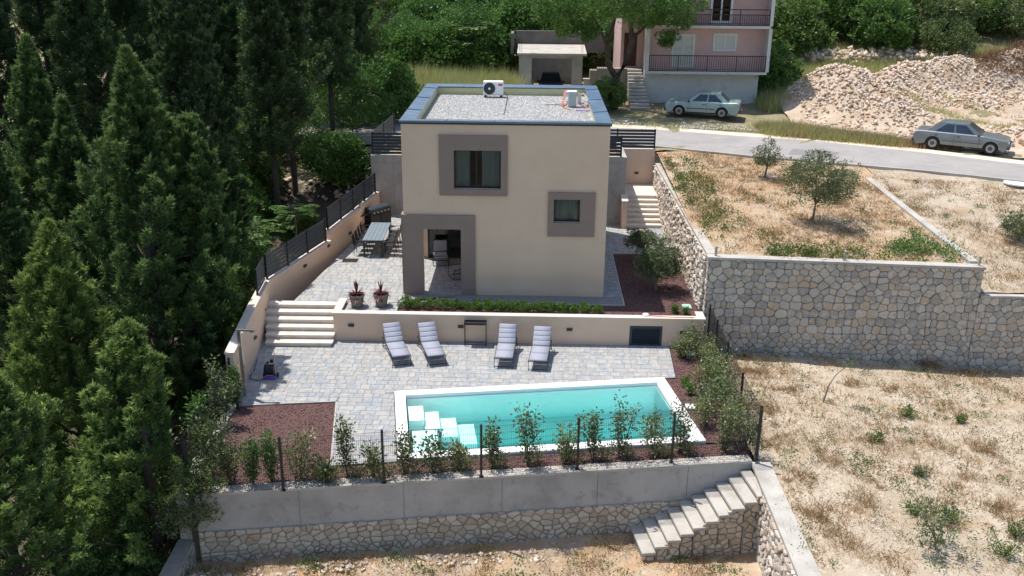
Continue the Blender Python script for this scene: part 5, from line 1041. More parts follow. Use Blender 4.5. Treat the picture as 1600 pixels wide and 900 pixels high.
# ================================================================== CARS
m_win = mat('car_window', [(.02, .03, .05), (.03, .045, .07)], .08, 2, spec=.8)
m_bump = mat('bumper_grey', [(.07, .075, .08), (.09, .095, .1)], .6, 4)
def car(label, cx, cy, z, rz, L, W, H, wb, foh, paint, belt, hood, trunk, cab, rims, cat='car', lights=True, bumper=None):
    """front is +x; cab = (base front x, roof front x, roof rear x, base rear x)"""
    t = thing('parked_car', label, cat, (cx, cy, z), rz); w_ = W/2; xf = L/2; xr = -L/2; wf = xf-foh; wr_ = wf-wb; R = .33; gz = .2
    def arc(c): return [(c+R*1.12*math.cos(a), .30+R*1.12*math.sin(a)) for a in [PI*k/8 for k in range(9)]]
    out = [(xr+.05, gz+.12), (xr+.12, gz)]+[(x, max(z_, gz)) for x, z_ in arc(wr_)[::-1]]+[(x, max(z_, gz)) for x, z_ in arc(wf)[::-1]]+[(xf-.14, gz), (xf-.04, gz+.15), (xf-.0, .52), (xf-.04, hood-.10), (xf-.16, hood-.02), (cab[0]+.05, belt+.0), (cab[3]-.03, belt+.02), (xr+.16, trunk), (xr+.04, trunk-.06), (xr, .55)]
    cxm = 0; czm = .55; n = len(out); vs = []; fs = []
    for y, k, dz in ((-w_, .975, 0), (-w_+.05, 1, 0), (w_-.05, 1, 0), (w_, .975, 0)):
        for (x, z_) in out:
            ta = 1-.09*max(0, (z_-.62)/.4)
            zz = z_-(.035 if k < 1 and z_ > .7 else 0); vs.append((x*(k if abs(x) > L/2-.3 else 1), y*ta, zz))
    for l in range(3):
        for i in range(n): i2 = (i+1) % n; fs.append((l*n+i, (l+1)*n+i, (l+1)*n+i2, l*n+i2))
    fs.append(tuple(range(n))); fs.append(tuple(3*n+i for i in range(n))[::-1]); mb = MB(); mb.add(vs, fs); mb.build('body', paint, t)
    mb = MB(); mb.b2((xr+.3, -w_+.12, gz+.03), (xf-.3, w_-.12, hood-.15)); mb.build('underbody', m_black, t)
    wb_, wt = w_-.10, w_-.26; zb = belt-.01; B = [(cab[0], zb), (cab[1], H), (cab[2], H), (cab[3], zb)]
    def cv(i, s): x, z_ = B[i]; return Vector((x, s*(wt if i in (1, 2) else wb_), z_))
    zm = H+.025; mb = MB(); xm0, xm1 = (B[1][0]*.8+B[2][0]*.2), (B[1][0]*.2+B[2][0]*.8)
    V = [cv(0, -1), cv(1, -1), cv(2, -1), cv(3, -1), cv(0, 1), cv(1, 1), cv(2, 1), cv(3, 1), Vector((xm0, -wt*.8, zm)), Vector((xm1, -wt*.8, zm)), Vector((xm0, wt*.8, zm)), Vector((xm1, wt*.8, zm))]
    mb.add(V, [(0, 1, 2, 3), (4, 7, 6, 5), (0, 4, 5, 1), (3, 2, 6, 7), (1, 8, 9, 2), (5, 6, 11, 10), (8, 10, 11, 9), (1, 5, 10, 8), (2, 9, 11, 6)]); mb.build('cabin', paint, t)
    def panel(nm, q, m, d=.012, par=t):
        q = [Vector(p) for p in q]; nn = (q[1]-q[0]).cross(q[2]-q[0]).normalized(); c = sum(q, Vector())/len(q)
        if nn.dot(c-Vector((c.x*.3, 0, .6))) < 0: nn = -nn; 
        mb = MB(); n = len(q); mb.add([p+nn*d for p in q]+[p-nn*.01 for p in q], [tuple(range(n)), tuple(range(n, 2*n))[::-1]]+[(i, i+n, (i+1) % n+n, (i+1) % n) for i in range(n)]); return mb.build(nm, m, par)
    lp = lambda i, j, s, u: cv(i, s).lerp(cv(j, s), u)
    for s in (-1, 1):
        def P_(fx, fz): a_ = cv(0, s).lerp(cv(3, s), fx); b_ = cv(1, s).lerp(cv(2, s), fx); return a_.lerp(b_, fz)
        for f0, f1, nm in ((.10, .47, 0), (.51, .86, 1)):
            a0 = f0 if nm else .115; q = [P_(f0+(.0 if nm else .03), .08), P_(f1, .08), P_(f1-(.10 if nm else 0), .86), P_(f0+(0 if nm else .035), .86)]; panel('side_window', q, m_win)
        for fx in (.06, .49, .90):
            x = cab[0]+(cab[3]-cab[0])*fx; mb = MB(); mb.b2((x-.006, s*(w_-.012), .33), (x+.006, s*(w_+.002), belt-.12)); mb.build('door_gap', m_black, t)
        for fx in (.42, .82): x = cab[0]+(cab[3]-cab[0])*fx; mb = MB(); mb.box((x, s*(w_-.01), belt-.13), (.17, .03, .035), bev=.008); mb.build('door_handle', m_black, t)
        mb = MB(); mb.box(((wf+wr_)/2, s*(w_+.003), .50), (wb-.85, .02, .05), bev=.006); mb.build('side_trim', m_bump, t)
        mb = MB(); mb.box((cab[0]-.18, s*(w_+.05), belt+.03), (.12, .16, .11), bev=.03); mb.build('wing_mirror', m_black, t)
        for wx, rm in ((wf, rims[0]), (wr_, rims[1])):
            mb = MB(); y0 = s*(w_-.02); mb.tube([(wx, y0, .31), (wx, y0-s*.18, .31)], .31, 20); wh = mb.build('wheel', m_rubber, t); mb = MB(); mb.tube([(wx, y0+s*.004, .31), (wx, y0-s*.02, .31)], [.2, .21], 18); mb.build('rim', rm, wh); mb = MB(); mb.tube([(wx, y0+s*.012, .31), (wx, y0, .31)], .11, 10); mb.build('hub_cap', m_bump, wh)
            mb = MB()
            for k in range(8): a_ = k*PI/4; mb.box((wx+.155*math.cos(a_), y0+s*.006, .31+.155*math.sin(a_)), (.03, .006, .03), ry=-a_)
            mb.build('rim_hole', m_black, wh)
    panel('windscreen', [cv(0, -1).lerp(cv(1, -1), .06)+Vector((0, .08, 0)), cv(0, 1).lerp(cv(1, 1), .06)-Vector((0, .08, 0)), cv(1, 1).lerp(cv(0, 1), .06)-Vector((0, .06, 0)), cv(1, -1).lerp(cv(0, -1), .06)+Vector((0, .06, 0))], m_win)
    panel('rear_window', [cv(3, -1).lerp(cv(2, -1), .1)+Vector((0, .1, 0)), cv(3, 1).lerp(cv(2, 1), .1)-Vector((0, .1, 0)), cv(2, 1).lerp(cv(3, 1), .08)-Vector((0, .08, 0)), cv(2, -1).lerp(cv(3, -1), .08)+Vector((0, .08, 0))], m_win)
    bm_ = bumper or m_bump
    for nm, x in (('front_bumper', xf), ('rear_bumper', xr)): mb = MB(); mb.box((x-.02*np.sign(x), 0, .42), (.16, W*.99, .22), bev=.04); mb.build(nm, m_bump if nm[0] == 'f' else bm_, t)
    mb = MB(); mb.box((xf-.03, 0, hood-.2), (.04, .55, .16), bev=.01); mb.build('grille', m_bump, t)
    for s in (-1, 1):
        mb = MB(); mb.box((xf-.04, s*(w_-.24), hood-.19), (.05, .36, .15), bev=.01); mb.build('headlight', m_white, t); mb = MB(); mb.box((xr+.05, s*(w_-.24), .66), (.09, .40, .14), bev=.01); mb.build('tail_light', m_redl, t)
    for x in (xf+.065, xr-.065): mb = MB(); mb.box((x, 0, .46), (.012, .5, .11), bev=.003); mb.build('number_plate', m_white, t)
    return t
mb = MB()
for k in range(9):
    x = 11.5+k*1.9; y0 = rnf(x)+random.uniform(.5, 2.8); pts = [(x, y0, 2.706)]
    for j in range(7): pts.append((pts[-1][0]+random.uniform(.15, .45), pts[-1][1]-random.uniform(.0, .35)+.02, 2.706))
    for p_, q_ in zip(pts[:-1], pts[1:]): w_ = random.uniform(.008, .02); mb.add([p_, q_, (q_[0], q_[1]+w_, q_[2]), (p_[0], p_[1]+w_, p_[2])], [(0, 1, 2, 3)])
o = mb.build('road_cracks', m_mortar); o['kind'] = 'structure'
mb = MB(); mb.add([(17.2, 13.2, 2.7055), (19.3, 12.5, 2.7055), (19.9, 13.9, 2.7055), (17.8, 14.6, 2.7055)], [(0, 1, 2, 3)]); o = mb.build('road_patch', mat('asphalt_patch', [(.2, .19, .18), (.25, .24, .225)], .95, 2, .4, 60)); o['kind'] = 'structure'
car('silver grey four-door saloon car parked on the dusty road shoulder by the rubble', 26.35, 15.05, 2.715, math.radians(-28.9), 4.42, 1.68, 1.36, 2.66, .80, m_merc, .88, .78, .90, (1.0, .25, -.98, -1.62), (m_rim, m_rim))
car('pale green four-door saloon car with a red rear bumper in front of the pink house', 14.7, 23.5, 2.83, math.radians(164.8), 4.32, 1.66, 1.37, 2.47, .84, m_jet, .88, .80, .93, (.95, .25, -.95, -1.52), (m_rim, m_rim), bumper=m_maroon)
q = at(1055, 152, 2.95); car('old silver car half hidden under a pile of branches beside the stairs', q[0]+.2, q[1]+.6, 2.85, math.radians(172), 3.6, 1.5, 1.2, 2.3, .7, m_rim, .8, .72, .78, (.8, .2, -.8, -1.2), (m_bump, m_bump))
q = aty(861, 128, YG+1.6); car('dark car parked inside the garage, its pale headlights just showing', q[0], YG+3.0, 2.6, math.radians(-90), 3.9, 1.6, 1.38, 2.4, .8, m_black, .88, .8, .9, (.9, .25, -.9, -1.4), (m_bump, m_bump))
q = at(1190, 150, 2.95); t = thing('small_trailer', 'small white trailer with dark wheels at the right corner of the pink house', 'trailer', (q[0], q[1]+.2, 2.9), .1); mb = MB(); mb.box((0, 0, .72), (1.0, 1.5, .42), bev=.06); mb.build('body', m_carw, t); mb = MB(); mb.box((0, .1, .98), (.85, 1.1, .14), bev=.06); mb.build('cover', m_anth, t)
for s in (-1, 1): mb = MB(); mb.tube([(s*.42, -.1, .26), (s*.55, -.1, .26)], .26, 14); mb.build('wheel', m_rubber, t)
mb = MB(); mb.tube([(0, -.7, .5), (0, -1.3, .35)], .03, 5); mb.build('drawbar', m_bump, t)
q = aty(822, 128, YG-.6); t = thing('white_chest', 'low white box in front of the garage wall', 'box', (q[0], YG-.5, 2.9)); mb = MB(); mb.box((0, 0, .3), (.95, .5, .55), bev=.03); mb.build('body', m_white, t); mb = MB(); mb.box((0, 0, .6), (1.0, .55, .06), bev=.015); mb.build('lid', m_white, t)
# brushwood pile
q = at(1050, 150, 3.0); mb = MB()
for k in range(300):
    a = random.uniform(0, 2*PI); r = random.random()**.5*1.7; p = Vector((q[0]-.2+math.cos(a)*r, q[1]+1.6+math.sin(a)*r*.6, 3.0+random.random()*1.4*(1-r/2.2))); d = Vector((random.gauss(0, 1), random.gauss(0, .7), random.gauss(0, .35))).normalized()*random.uniform(.4, 1.0); mb.tube([p-d*.5, p+d*.5+Vector((0, 0, .08))], [.02, .008], 4, False)
o = mb.build('brushwood_pile', m_dkwood); tag(o, 'pile of dry dark branches heaped against the white basement wall', 'branches')
# ================================================================== RUBBLE
MND = [(23.6, 25.6, 1.9, 1.6, 2.0), (25.4, 23.0, 1.6, 1.3, .9), (28.6, 29.6, 1.5, 1.2, 1.1), (31.4, 30.6, 1.7, 1.1, 1.45), (34.6, 30.2, 2.0, 1.0, 1.1), (36.8, 30.8, 1.3, .9, 1.3), (22.2, 27.4, 1.2, 1.2, .9), (24.8, 27.0, .9, .8, .5), (39, 30.5, 3, 1.4, 1.2), (32.2, 17.6, 1.7, 1.3, .8), (36, 16, 2.5, 1.6, .8), (27.0, 28.6, 1.3, 1.3, .7), (32, 26.6, 2.6, .7, .25)]
def rub_h(x, y):
    h = back_h(x, y)+.05
    h = h+.17*vnoise(x, y, 1.6)+.09*vnoise(y, x, 4.3)
    for (a, b, sx, sy, H_) in MND: h = h+H_*np.exp(-.5*((x-a)/sx)**2-.5*((y-b)/sy)**2)
    return h
m_dirtp = mat('rubble_earth', [(.38, .28, .19), (.48, .38, .28), (.56, .47, .37)], .97, .7, 1.2, 8, layers=[(.8, (.40, .24, .16), .55, .75)])
sheet('rubble_ground', [(19.2, 18.0), (27.0, 13.8), (46, 4.5), (50, 34), (20.5, 35)], rub_h, .4, m_dirtp, .1, 1.5)
RG = [(19.8, 18.5), (28.0, 14.8), (44, 8), (46, 33.5), (21, 33.5)]
t = thing('rubble_heap', 'broad heaps of pinkish broken limestone rubble behind the silver car', 'rubble', (28, 26, 2.8))
def heap_density(P):
    d = np.zeros(len(P))
    for (a, b, sx, sy, H_) in MND: d += np.exp(-.5*((P[:, 0]-a)/sx/1.1)**2-.5*((P[:, 1]-b)/sy/1.1)**2)
    return np.clip(d, 0, 1)
P = rand_in(RG, 30000); P = P[rng.random(len(P)) < (np.where((P[:, 0] > 27.2) & (P[:, 1] < 28), .03, .14)+.84*np.clip(heap_density(P)*1.3-.15, 0, 1))]; nb = 300
hz = rub_h(P[:, 0], P[:, 1])+.1*vnoise(P[:, 0], P[:, 1], 1.5)
rk = []
for k in range(6):
    mb = MB(); A = rng.normal(size=(14, 3)); A /= np.linalg.norm(A, axis=1)[:, None]; A *= rng.uniform(.75, 1.1, (14, 1))*np.array([1, .8, .65])
    import bmesh
    bm = bmesh.new(); [bm.verts.new(tuple(v)) for v in A]; r_ = bmesh.ops.convex_hull(bm, input=bm.verts); bmesh.ops.delete(bm, geom=[v for v in bm.verts if not v.link_faces], context='VERTS'); me = bpy.data.meshes.new('rock'); bm.to_mesh(me); bm.free(); me.materials.append(m_rock); rk.append(me)
near = np.argsort(P[:, 1]+rng.uniform(0, 6, len(P)))[:nb]
for i in near:
    o = link('rock', rk[int(rng.integers(6))], t); s = rng.uniform(.2, .5); o.location = (P[i, 0]-28, P[i, 1]-26, hz[i]-2.8+s*.2); o.rotation_euler = tuple(rng.uniform(0, 6, 3)); o.scale = (s, s, s)
rest = np.setdiff1d(np.arange(len(P)), near); o = pebbles('rock_mass', np.c_[P[rest], hz[rest]+.05], .115, m_rock, t, .25, .9); o.location = (-28, -26, -2.8)
P = rand_in([(22, 36.5), (36, 37), (36, 39), (22, 38.5)], 900); pebbles('rubble_bank', np.c_[P, back_h(P[:, 0], P[:, 1])+rng.uniform(0, .7, 900)], .22, m_rock, None, .5, .9)
P = rand_in([(-16, 9), (-4, 12), (-4, 30), (-16, 26)], 1500); z = np.where(P[:, 1] < 13.75, left_h(P[:, 0], P[:, 1]), back_h(P[:, 0], P[:, 1])); pebbles('forest_rubble', np.c_[P, z+.1], .16, m_rock, None, .4)
grass('straw_grass', np.c_[(Q := rand_in([(17.3, 18.2), (24.5, 15.0), (24.6, 16.6), (19.5, 21), (17.3, 21)], 900)), back_h(Q[:, 0], Q[:, 1])], m_dry, 16, .4, .16, .022, .5)
P = rand_in([(8.2, 20.5), (13, 19.8), (17.5, 18.5), (18, 20.5), (12, 22), (8.2, 23)], 900); pebbles('verge_rubble', np.c_[P, back_h(P[:, 0], P[:, 1])+.05], .07, m_lrock)
# ================================================================== GROUND COVER
m_pale = m_lrock
def scatter(reg, n, hf, mask=None):
    P = rand_in(reg, n)
    if mask is not None: P = P[mask(P[:, 0], P[:, 1])]
    return np.c_[P, hf(P[:, 0], P[:, 1])]
patch = lambda s, th, o=0: (lambda x, y: vnoise(x+o, y-o, s)+rng.normal(0, .25, len(x)) > th)
F1r = [(11.05, -15), (24, -15), (27, -1.8), (11.05, -1.8)]; P1r = [(11.1, -1.2), (20.0, -1.2), (19.4, 10.6), (11.0, 14.2)]; P2r = [(20.4, -1.2), (31, -1.2), (31, 5), (20.0, 10.4)]; G1r = [(-3.9, -17), (10.7, -17), (10.7, -10.9), (-3.7, -12.9)]
hplot = lambda x, y: plot_h(x, y)
grass('dry_grass', scatter(F1r, 800, lr_h, patch(.9, .2)), m_dry, 26, .28, .14, .016, .7)
grass('dry_grass', scatter(F1r, 4500, lr_h, patch(.5, -.1, 3)), m_dry, 11, .13, .10, .014, .9)
weeds('field_weeds', scatter(F1r, 900, lr_h, patch(.8, .2, 5)), m_weed, 30, .13, .16, .07, .03); weeds('field_weeds', scatter(F1r, 900, lr_h, patch(1.3, .2, 9)), m_weed, 8, .05, .05, .05, .02)
P = scatter(F1r, 5000, lr_h); pebbles('field_stones', P, .022, m_pale, None, .3); P = scatter(F1r, 260, lr_h); pebbles('field_stones', P, .06, m_pale, None, .4)
for reg, k in ((P1r, 1.0), (P2r, .7)):
    grass('dry_grass', scatter(reg, int(3200*k), hplot, patch(.6, -.15, 1)), m_dry, 14, .16, .13, .02, .9); grass('dry_grass', scatter(reg, int(260*k), hplot, patch(.9, .2, 4)), m_dry, 26, .3, .12, .018, .6)
    weeds('plot_weeds', scatter(reg, int(420*k), hplot, patch(.7, .3, 2)), m_weed, 26, .13, .2, .08, .035); pebbles('plot_stones', scatter(reg, int(2600*k), hplot), .03, m_pale, None, .3)
weeds('plot_weeds', scatter([(11.0, 2), (12.4, 1.5), (12.6, 11), (10.9, 12)], 70, hplot), m_weed, 40, .16, .3, .1, .045)
weeds('wall_top_weeds', scatter([(13.2, -1.15), (16.6, -1.15), (16.6, -.3), (13.2, -.3)], 45, hplot), m_weed, 44, .16, .3, .1, .045); weeds('wall_top_weeds', scatter([(17, -1.1), (20, -1.1), (20, .2), (18.8, 1.5)], 45, hplot), m_lf1, 44, .17, .3, .1, .05)
grass('dry_grass', scatter(G1r, 2200, lf_h, patch(.7, -.1, 2)), m_dry, 18, .17, .12, .016, .8); weeds('lower_weeds', scatter(G1r, 330, lf_h, patch(.8, .1, 7)), m_weed, 36, .13, .16, .08, .04); pebbles('lower_stones', scatter(G1r, 4200, lf_h), .028, m_pale, None, .3)
O1 = [(-3.8, -13.7), (5.2, -12.3), (5.2, -11.75), (-3.8, -13.1)]; P = scatter(O1, 420, lf_h); pebbles('rock_outcrop', P, .085, m_rock, None, .3, .5)
# grass and verges behind
grass('wild_grass', scatter([(17.3, 18.2), (24.0, 15.2), (23.6, 16.6), (19.5, 20.5), (17.3, 21)], 1300, back_h), m_wgr, 14, .42, .16, .022, .4)
grass('wild_grass', scatter([(8.4, 20.2), (17.5, 18.9), (17.5, 20.2), (13, 22), (8.4, 22.6)], 700, back_h, patch(.8, 0)), m_wgr, 14, .22, .16, .02, .6)
grass('tall_meadow_grass', scatter([(-3.6, 25.5), (3.6, 25.5), (3.4, 31), (-3.6, 33)], 2400, back_h), m_wgr, 22, 1.15, .25, .035, .35); grass('straw_grass', scatter([(-5.0, 27), (-2.6, 27), (-2.4, 31), (-5.0, 31)], 500, back_h), m_dry, 20, 1.0, .25, .03, .4)
grass('wild_grass', scatter([(18.8, 24.5), (21.4, 26.5), (24, 34), (19.2, 34)], 1300, back_h), m_wgr, 18, .8, .2, .03, .4); grass('wild_grass', scatter([(21, 34.5), (50, 34.5), (50, 40), (21, 40)], 4200, back_h), m_wgr, 14, .7, .25, .035, .45)
grass('russet_scrub', scatter([(33, 29.5), (42, 28.5), (42, 32), (34, 33.5)], 500, rub_h), mat('leaf_russet', [(.12, .06, .03), (.22, .12, .06), (.3, .18, .1)], .8, 1, rnd=.7), 24, .6, .25, .03, .6)
grass('straw_grass', scatter([(27.5, 26.5), (31, 19), (38, 17), (38, 27)], 700, rub_h, patch(.5, .0, 2)), m_dry, 14, .28, .2, .025, .6)
grass('wild_grass', scatter([(25, 26), (33, 17), (38, 16), (30, 28)], 900, rub_h, patch(.6, .1)), m_wgr, 12, .3, .2, .025, .6)
grass('wild_grass', scatter([(20, 17.8), (24.6, 15.3), (26.5, 14.8), (22, 19)], 900, back_h), m_dry, 14, .3, .16, .02, .5)
# ================================================================== PLANTS IN THE GARDEN
# clipped row along the house
labs = []
for i in range(17):
    x = .18+i*.43; s = 'bright green' if i < 3 else 'green'; where = ('first and brightest from the left, beside the planters' if i == 0 else 'last at the right end of the row' if i == 16 else None)
    if i == 0:
        V, F, r, c = cloud_crown(.25, 40, 26, .05, .03, .07, (1.1, .8, .85), .1); V[:, 2] += .17; me = npmesh('foliage', V, F, m_lf5, r)
    t = thing('box_shrub', '%s low %s shrub from the left in the row before the house front' % (ORD[i], s), 'shrub', (x, -1.42-.015*i+random.uniform(-.03, .03), -.03), random.uniform(0, 6), 'low shrubs in a row in front of the house')
    o = link('foliage', me, t); s = random.uniform(.8, 1.12)*(1.15 if i < 3 else .95); t.scale = (s, s, s)
def shrub_at(nm, label, px, py, z, h, r, m, nst=4, per=34, ln=.11, wd=.045, group=None, cat='shrub'): q = at(px, py, z); return make_shrub(nm, label, (q[0], q[1], z), h, r, m, nst, per, ln, wd, cat, group)
GR = 'young leafy shrubs along the wire fence'
fr = [(466, 752, 1.35, .34, 'tall young shrub just right of the leftmost free-standing fence post'), (506, 752, .7, .3, 'short shrub in front of the gravel bed, second from the left fence post'), (545, 745, 1.75, .22, 'slender tall shrub standing against the paving, left of the pool corner'), (585, 748, 1.1, .34, 'bushy shrub just left of the second fence post'), (632, 742, 1.2, .3, 'shrub against the near left corner of the pool'), (676, 738, 1.15, .36, 'shrub in front of the submerged pool steps'), (716, 735, .85, .28, 'low shrub left of the middle fence post'), (768, 732, 1.3, .3, 'shrub just right of the middle fence post'), (826, 727, 1.7, .42, 'tallest bushy shrub in front of the middle of the pool'), (884, 722, 1.1, .3, 'shrub just left of the fourth fence post'), (928, 718, 1.35, .3, 'shrub right of the fourth fence post'), (968, 715, 1.7, .34, 'tall shrub in front of the right half of the pool'), (1022, 712, 1.35, .34, 'shrub left of the fifth fence post'), (1062, 706, 1.45, .36, 'shrub overlapping the near right corner of the pool')]
for i, (px, py, h, r, lab) in enumerate(fr): shrub_at('young_shrub', lab, px, py, -.93, h*1.05, r*1.55, m_lf4 if i % 3 else m_lf4b, 7, 74, .11, .052, GR); shrub_at('ground_shrub', 'low dry-tipped plant at the foot of the wire fence', px+14, py+2, -.93, .5, .48, m_lf4b, 7, 34, .08, .035, 'low plants at the foot of the fence')
lf = [(330, 742, 1.6, .5, 'shrub at the left end of the fence, nearest the conifers'), (362, 755, 1.3, .45, 'yellowish shrub in the left corner of the garden'), (312, 700, 1.7, .5, 'tall loose shrub on the left kerb of the gravel bed'), (348, 665, 1.5, .5, 'grey green shrub beside the left fence wires'), (395, 760, 1.35, .3, 'bright green leafy shrub left of the first fence post'), (340, 640, 1.7, .45, 'dull green shrub between the shower and the conifers'), (372, 640, 1.5, .28, 'thin shrub at the foot of the outdoor shower'), (425, 752, 1.5, .3, 'green shrub touching the leftmost free-standing fence post')]
for px, py, h, r, lab in lf: shrub_at('young_shrub', lab, px, py, -.93, h, r, m_lf4 if 'yellow' in lab or 'left end' in lab else (m_lf3 if 'grey' in lab or 'dull' in lab else m_lf1), 7, 95, .11, .05, 'shrubs in the lower left corner of the garden')
hd = [(10.3, -2.9), (10.7, -3.6), (10.55, -4.5), (10.75, -5.3), (10.5, -6.1), (10.75, -6.9), (10.5, -7.7), (10.65, -8.5), (10.35, -9.2), (10.75, -9.7), (10.15, -9.75)]
hd += [(10.0, -3.4), (10.1, -7.2), (9.95, -8.3), (10.2, -6.0)]
hl = ['at the far end, against the terrace wall', 'beside the dark post near the stone wall', 'behind the bright green bush', 'at the right edge of the bed', 'level with the far corner of the pool', 'overhanging the dry grass', 'level with the white square lid', 'with reddish tips in the middle of the right side', 'near the right corner of the pool rim', 'beside the corner fence post', 'nearest the viewer at the pool corner', 'in front of the terrace wall lamp', 'between the white lid and the hedge', 'just outside the right pool rim', 'spreading over the gravel beside the paving corner']
for i, ((x, y), lab) in enumerate(zip(hd, hl)): make_shrub('hedge_shrub', 'loose olive green hedge shrub '+lab, (x, y, -.95), random.uniform(.7, 1.55), random.uniform(.45, .72), (m_lf3, m_lf4b, m_lf4b)[i % 3], 9, 62, .095, .045, 'shrub', 'tall shrubs along the right side of the pool garden')
for px, py, z, h, r, lab in ((1056, 489, -.03, .3, .26, 'bright green round shrub in the upper gravel bed by the stone wall'), (1063, 558, -.93, .55, .24, 'upright bright green shrub below the small green cover on the terrace wall'), (1071, 604, -.93, .35, .2, 'small light green shrub right of the paving corner'), (1077, 616, -.93, .42, .26, 'round bright green shrub between the pool and the hedge')): shrub_at('garden_shrub', lab, px, py, z, h, r, m_lf5, 9, 40, .06, .035)
shrub_at('garden_shrub', 'dark green low shrub beside the upper inspection cover', 1072, 492, -.03, .28, .2, m_lf1, 9, 40, .06, .035)
# ================================================================== TREES
def olive(label, px, py, z, R, th, ecc, n_cl=46, per=70, seed=1, m=m_lf3, tr=.06):
    q = at(px, py, z); return make_tree('olive_tree', label, 'tree', (q[0], q[1], z-.03), R, th, ecc, m, n_cl, int(per*1.5), .10, .034, R*.32, tr, m_barkg, holes=.35, nl=9, shell=.35)
olive('large grey green olive tree in the middle of the dry plot above the stone wall', 1268, 347, float(plot_h(14, 2.5)), 1.35, .75, (1.15, 1, 1), 80, 95)
olive('small sparse olive tree on the dry plot, close to the road', 1195, 278, float(plot_h(13.8, 8.8)), .72, .55, (1, 1, 1.1), 30, 50)
olive('olive bush at the right edge of the upper dry plot', 1592, 372, 1.75, .75, .15, (1, 1, .9), 40, 70)
olive('dense little olive tree in the red gravel bed beside the stone side wall', 1025, 453, -.02, .85, .55, (1, 1, 1.1), 64, 95, tr=.09)
olive('darker olive tree at the back of the red gravel bed near the side stairs', 1003, 408, -.02, .62, .55, (1.1, 1, .9), 40, 70)
olive('young olive tree with green suckers in the lower right dry field', 1455, 878, -1.45, .62, .55, (1, 1, 1.2), 18, 36, tr=.035)
q = at(1286, 628, -1.35); t = thing('leaning_sapling', 'thin leaning grey sapling with a small tuft of leaves, in the dry field below the stone wall', 'sapling', (q[0], q[1], -1.4)); mb = MB(); mb.tube([(0, 0, 0), (.1, 0, .6), (.28, 0, 1.0), (.62, 0, 1.35)], [.03, .024, .018, .01], 5); mb.build('trunk', m_barkg, t); t['label'] = 'thin leaning grey sapling with a small tuft of leaves in the dry field'; V, F, r, c = cloud_crown(.25, 12, 26, .07, .02, .1); V += np.array([.6, 0, 1.4]); link('crown', npmesh('crown', V, F, m_lf3, r), t)
grass('dead_grass_mat', scatter(F1r, 2600, lr_h, patch(.45, .2, 11)), m_dry, 16, .17, .16, .02, 1.0); weeds('field_greens', scatter(F1r, 500, lr_h, patch(.6, .35, 14)), m_weed, 24, .16, .1, .07, .03)
for px, py, s, lab, m in ((1430, 805, .34, 'bright green weed clump left of the young olive tree in the field', m_lf1), (1482, 815, .34, 'green weed clump right of the young olive tree in the field', m_lf1), (1415, 650, .3, 'green weed clump in the upper middle of the dry field', m_weed), (1370, 690, .26, 'small dark weed bush in the dry field', m_weed), (1437, 745, .25, 'spiky grey green weed rosette in the dry field', m_lf3), (1565, 870, .38, 'dark green weed clump at the lower right corner of the field', m_weed), (1590, 840, .36, 'weed clump at the right edge of the lower field', m_weed), (1500, 660, .24, 'small weed clump in the right of the dry field', m_weed)):
    q = at(px, py, -1.4); z = float(lr_h(np.array(q[0]), np.array(q[1]))); q = at(px, py, z); make_shrub('weed_clump', lab, (q[0], q[1], z), s, s*1.2, m, 8, 36, .08, .035, 'weed', 'weed clumps in the dry field')
for px, py, s, lab in ((1290, 722, .30, 'upright tuft of dead orange-brown grass in the left of the dry field'), (1345, 780, .42, 'big spread of straw-coloured dead grass in the lower field'), (1250, 745, .35, 'flattened brown dead grass clump near the concrete wall top'), (1535, 700, .34, 'brown dead scrub patch in the right of the field'), (1180, 585, .36, 'pale dead grass clump outside the hedge'), (1230, 610, .26, 'dead grass tuft beside the thin leaning sapling'), (1395, 610, .28, 'dead grass tuft in the middle below the stone wall'), (1500, 745, .22, 'reddish dead grass tuft in the lower right field'), (1208, 690, .38, 'rusty dead grass clump outside the corner fence post'), (1190, 640, .34, 'brown dead grass clump halfway up the right hedge'), (1310, 850, .34, 'dull brown dead grass clump at the lower left of the field'), (1270, 800, .3, 'small dead grass clump beside the concrete wall top'), (1450, 570, .3, 'dead grass clump at the foot of the stone wall'), (1560, 800, .3, 'dead grass clump at the lower right near the weeds'), (1330, 600, .26, 'dead grass tuft just right of the leaning sapling')):
    q = at(px, py, -1.4); z = float(lr_h(np.array(q[0]), np.array(q[1]))); q = at(px, py, z); P3 = np.c_[rng.normal(0, s*.7, (10, 2)), np.zeros(10)]; o = grass('dead_grass_clump', P3, m_dry, 34, s*1.1, .10, .014, .9, kind=None); o.location = (q[0], q[1], z); tag(o, lab, 'grass clump', 'clumps of dead grass in the dry field')
CG = 'conifers at the left side of the garden'
def con(label, ax, ay, yd, zb, R, m, top=None, **k):
    p = aty(ax, ay, yd); return make_conifer('conifer_tree', label, (p[0], yd, zb), p[2]-zb, R, m, **k)
con('tall full conifer with tips coloured as if sunlit, left of the garden stairs', 195, 72, -4.3, -3.2, 4.3, m_con1, n_pl=560, per=210, pl=1.15)
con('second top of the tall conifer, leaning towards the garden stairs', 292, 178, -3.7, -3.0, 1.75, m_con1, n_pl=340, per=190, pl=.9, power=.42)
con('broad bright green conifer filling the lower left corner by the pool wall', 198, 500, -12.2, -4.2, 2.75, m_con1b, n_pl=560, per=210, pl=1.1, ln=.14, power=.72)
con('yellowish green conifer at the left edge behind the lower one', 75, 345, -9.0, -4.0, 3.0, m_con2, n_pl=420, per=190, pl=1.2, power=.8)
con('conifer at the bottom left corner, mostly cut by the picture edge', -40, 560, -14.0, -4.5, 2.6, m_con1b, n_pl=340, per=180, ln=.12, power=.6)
con('dark conifer with several tops at the upper left edge', 40, 55, 1.5, -2.5, 3.2, m_con1, n_pl=420, per=180, pl=1.2)
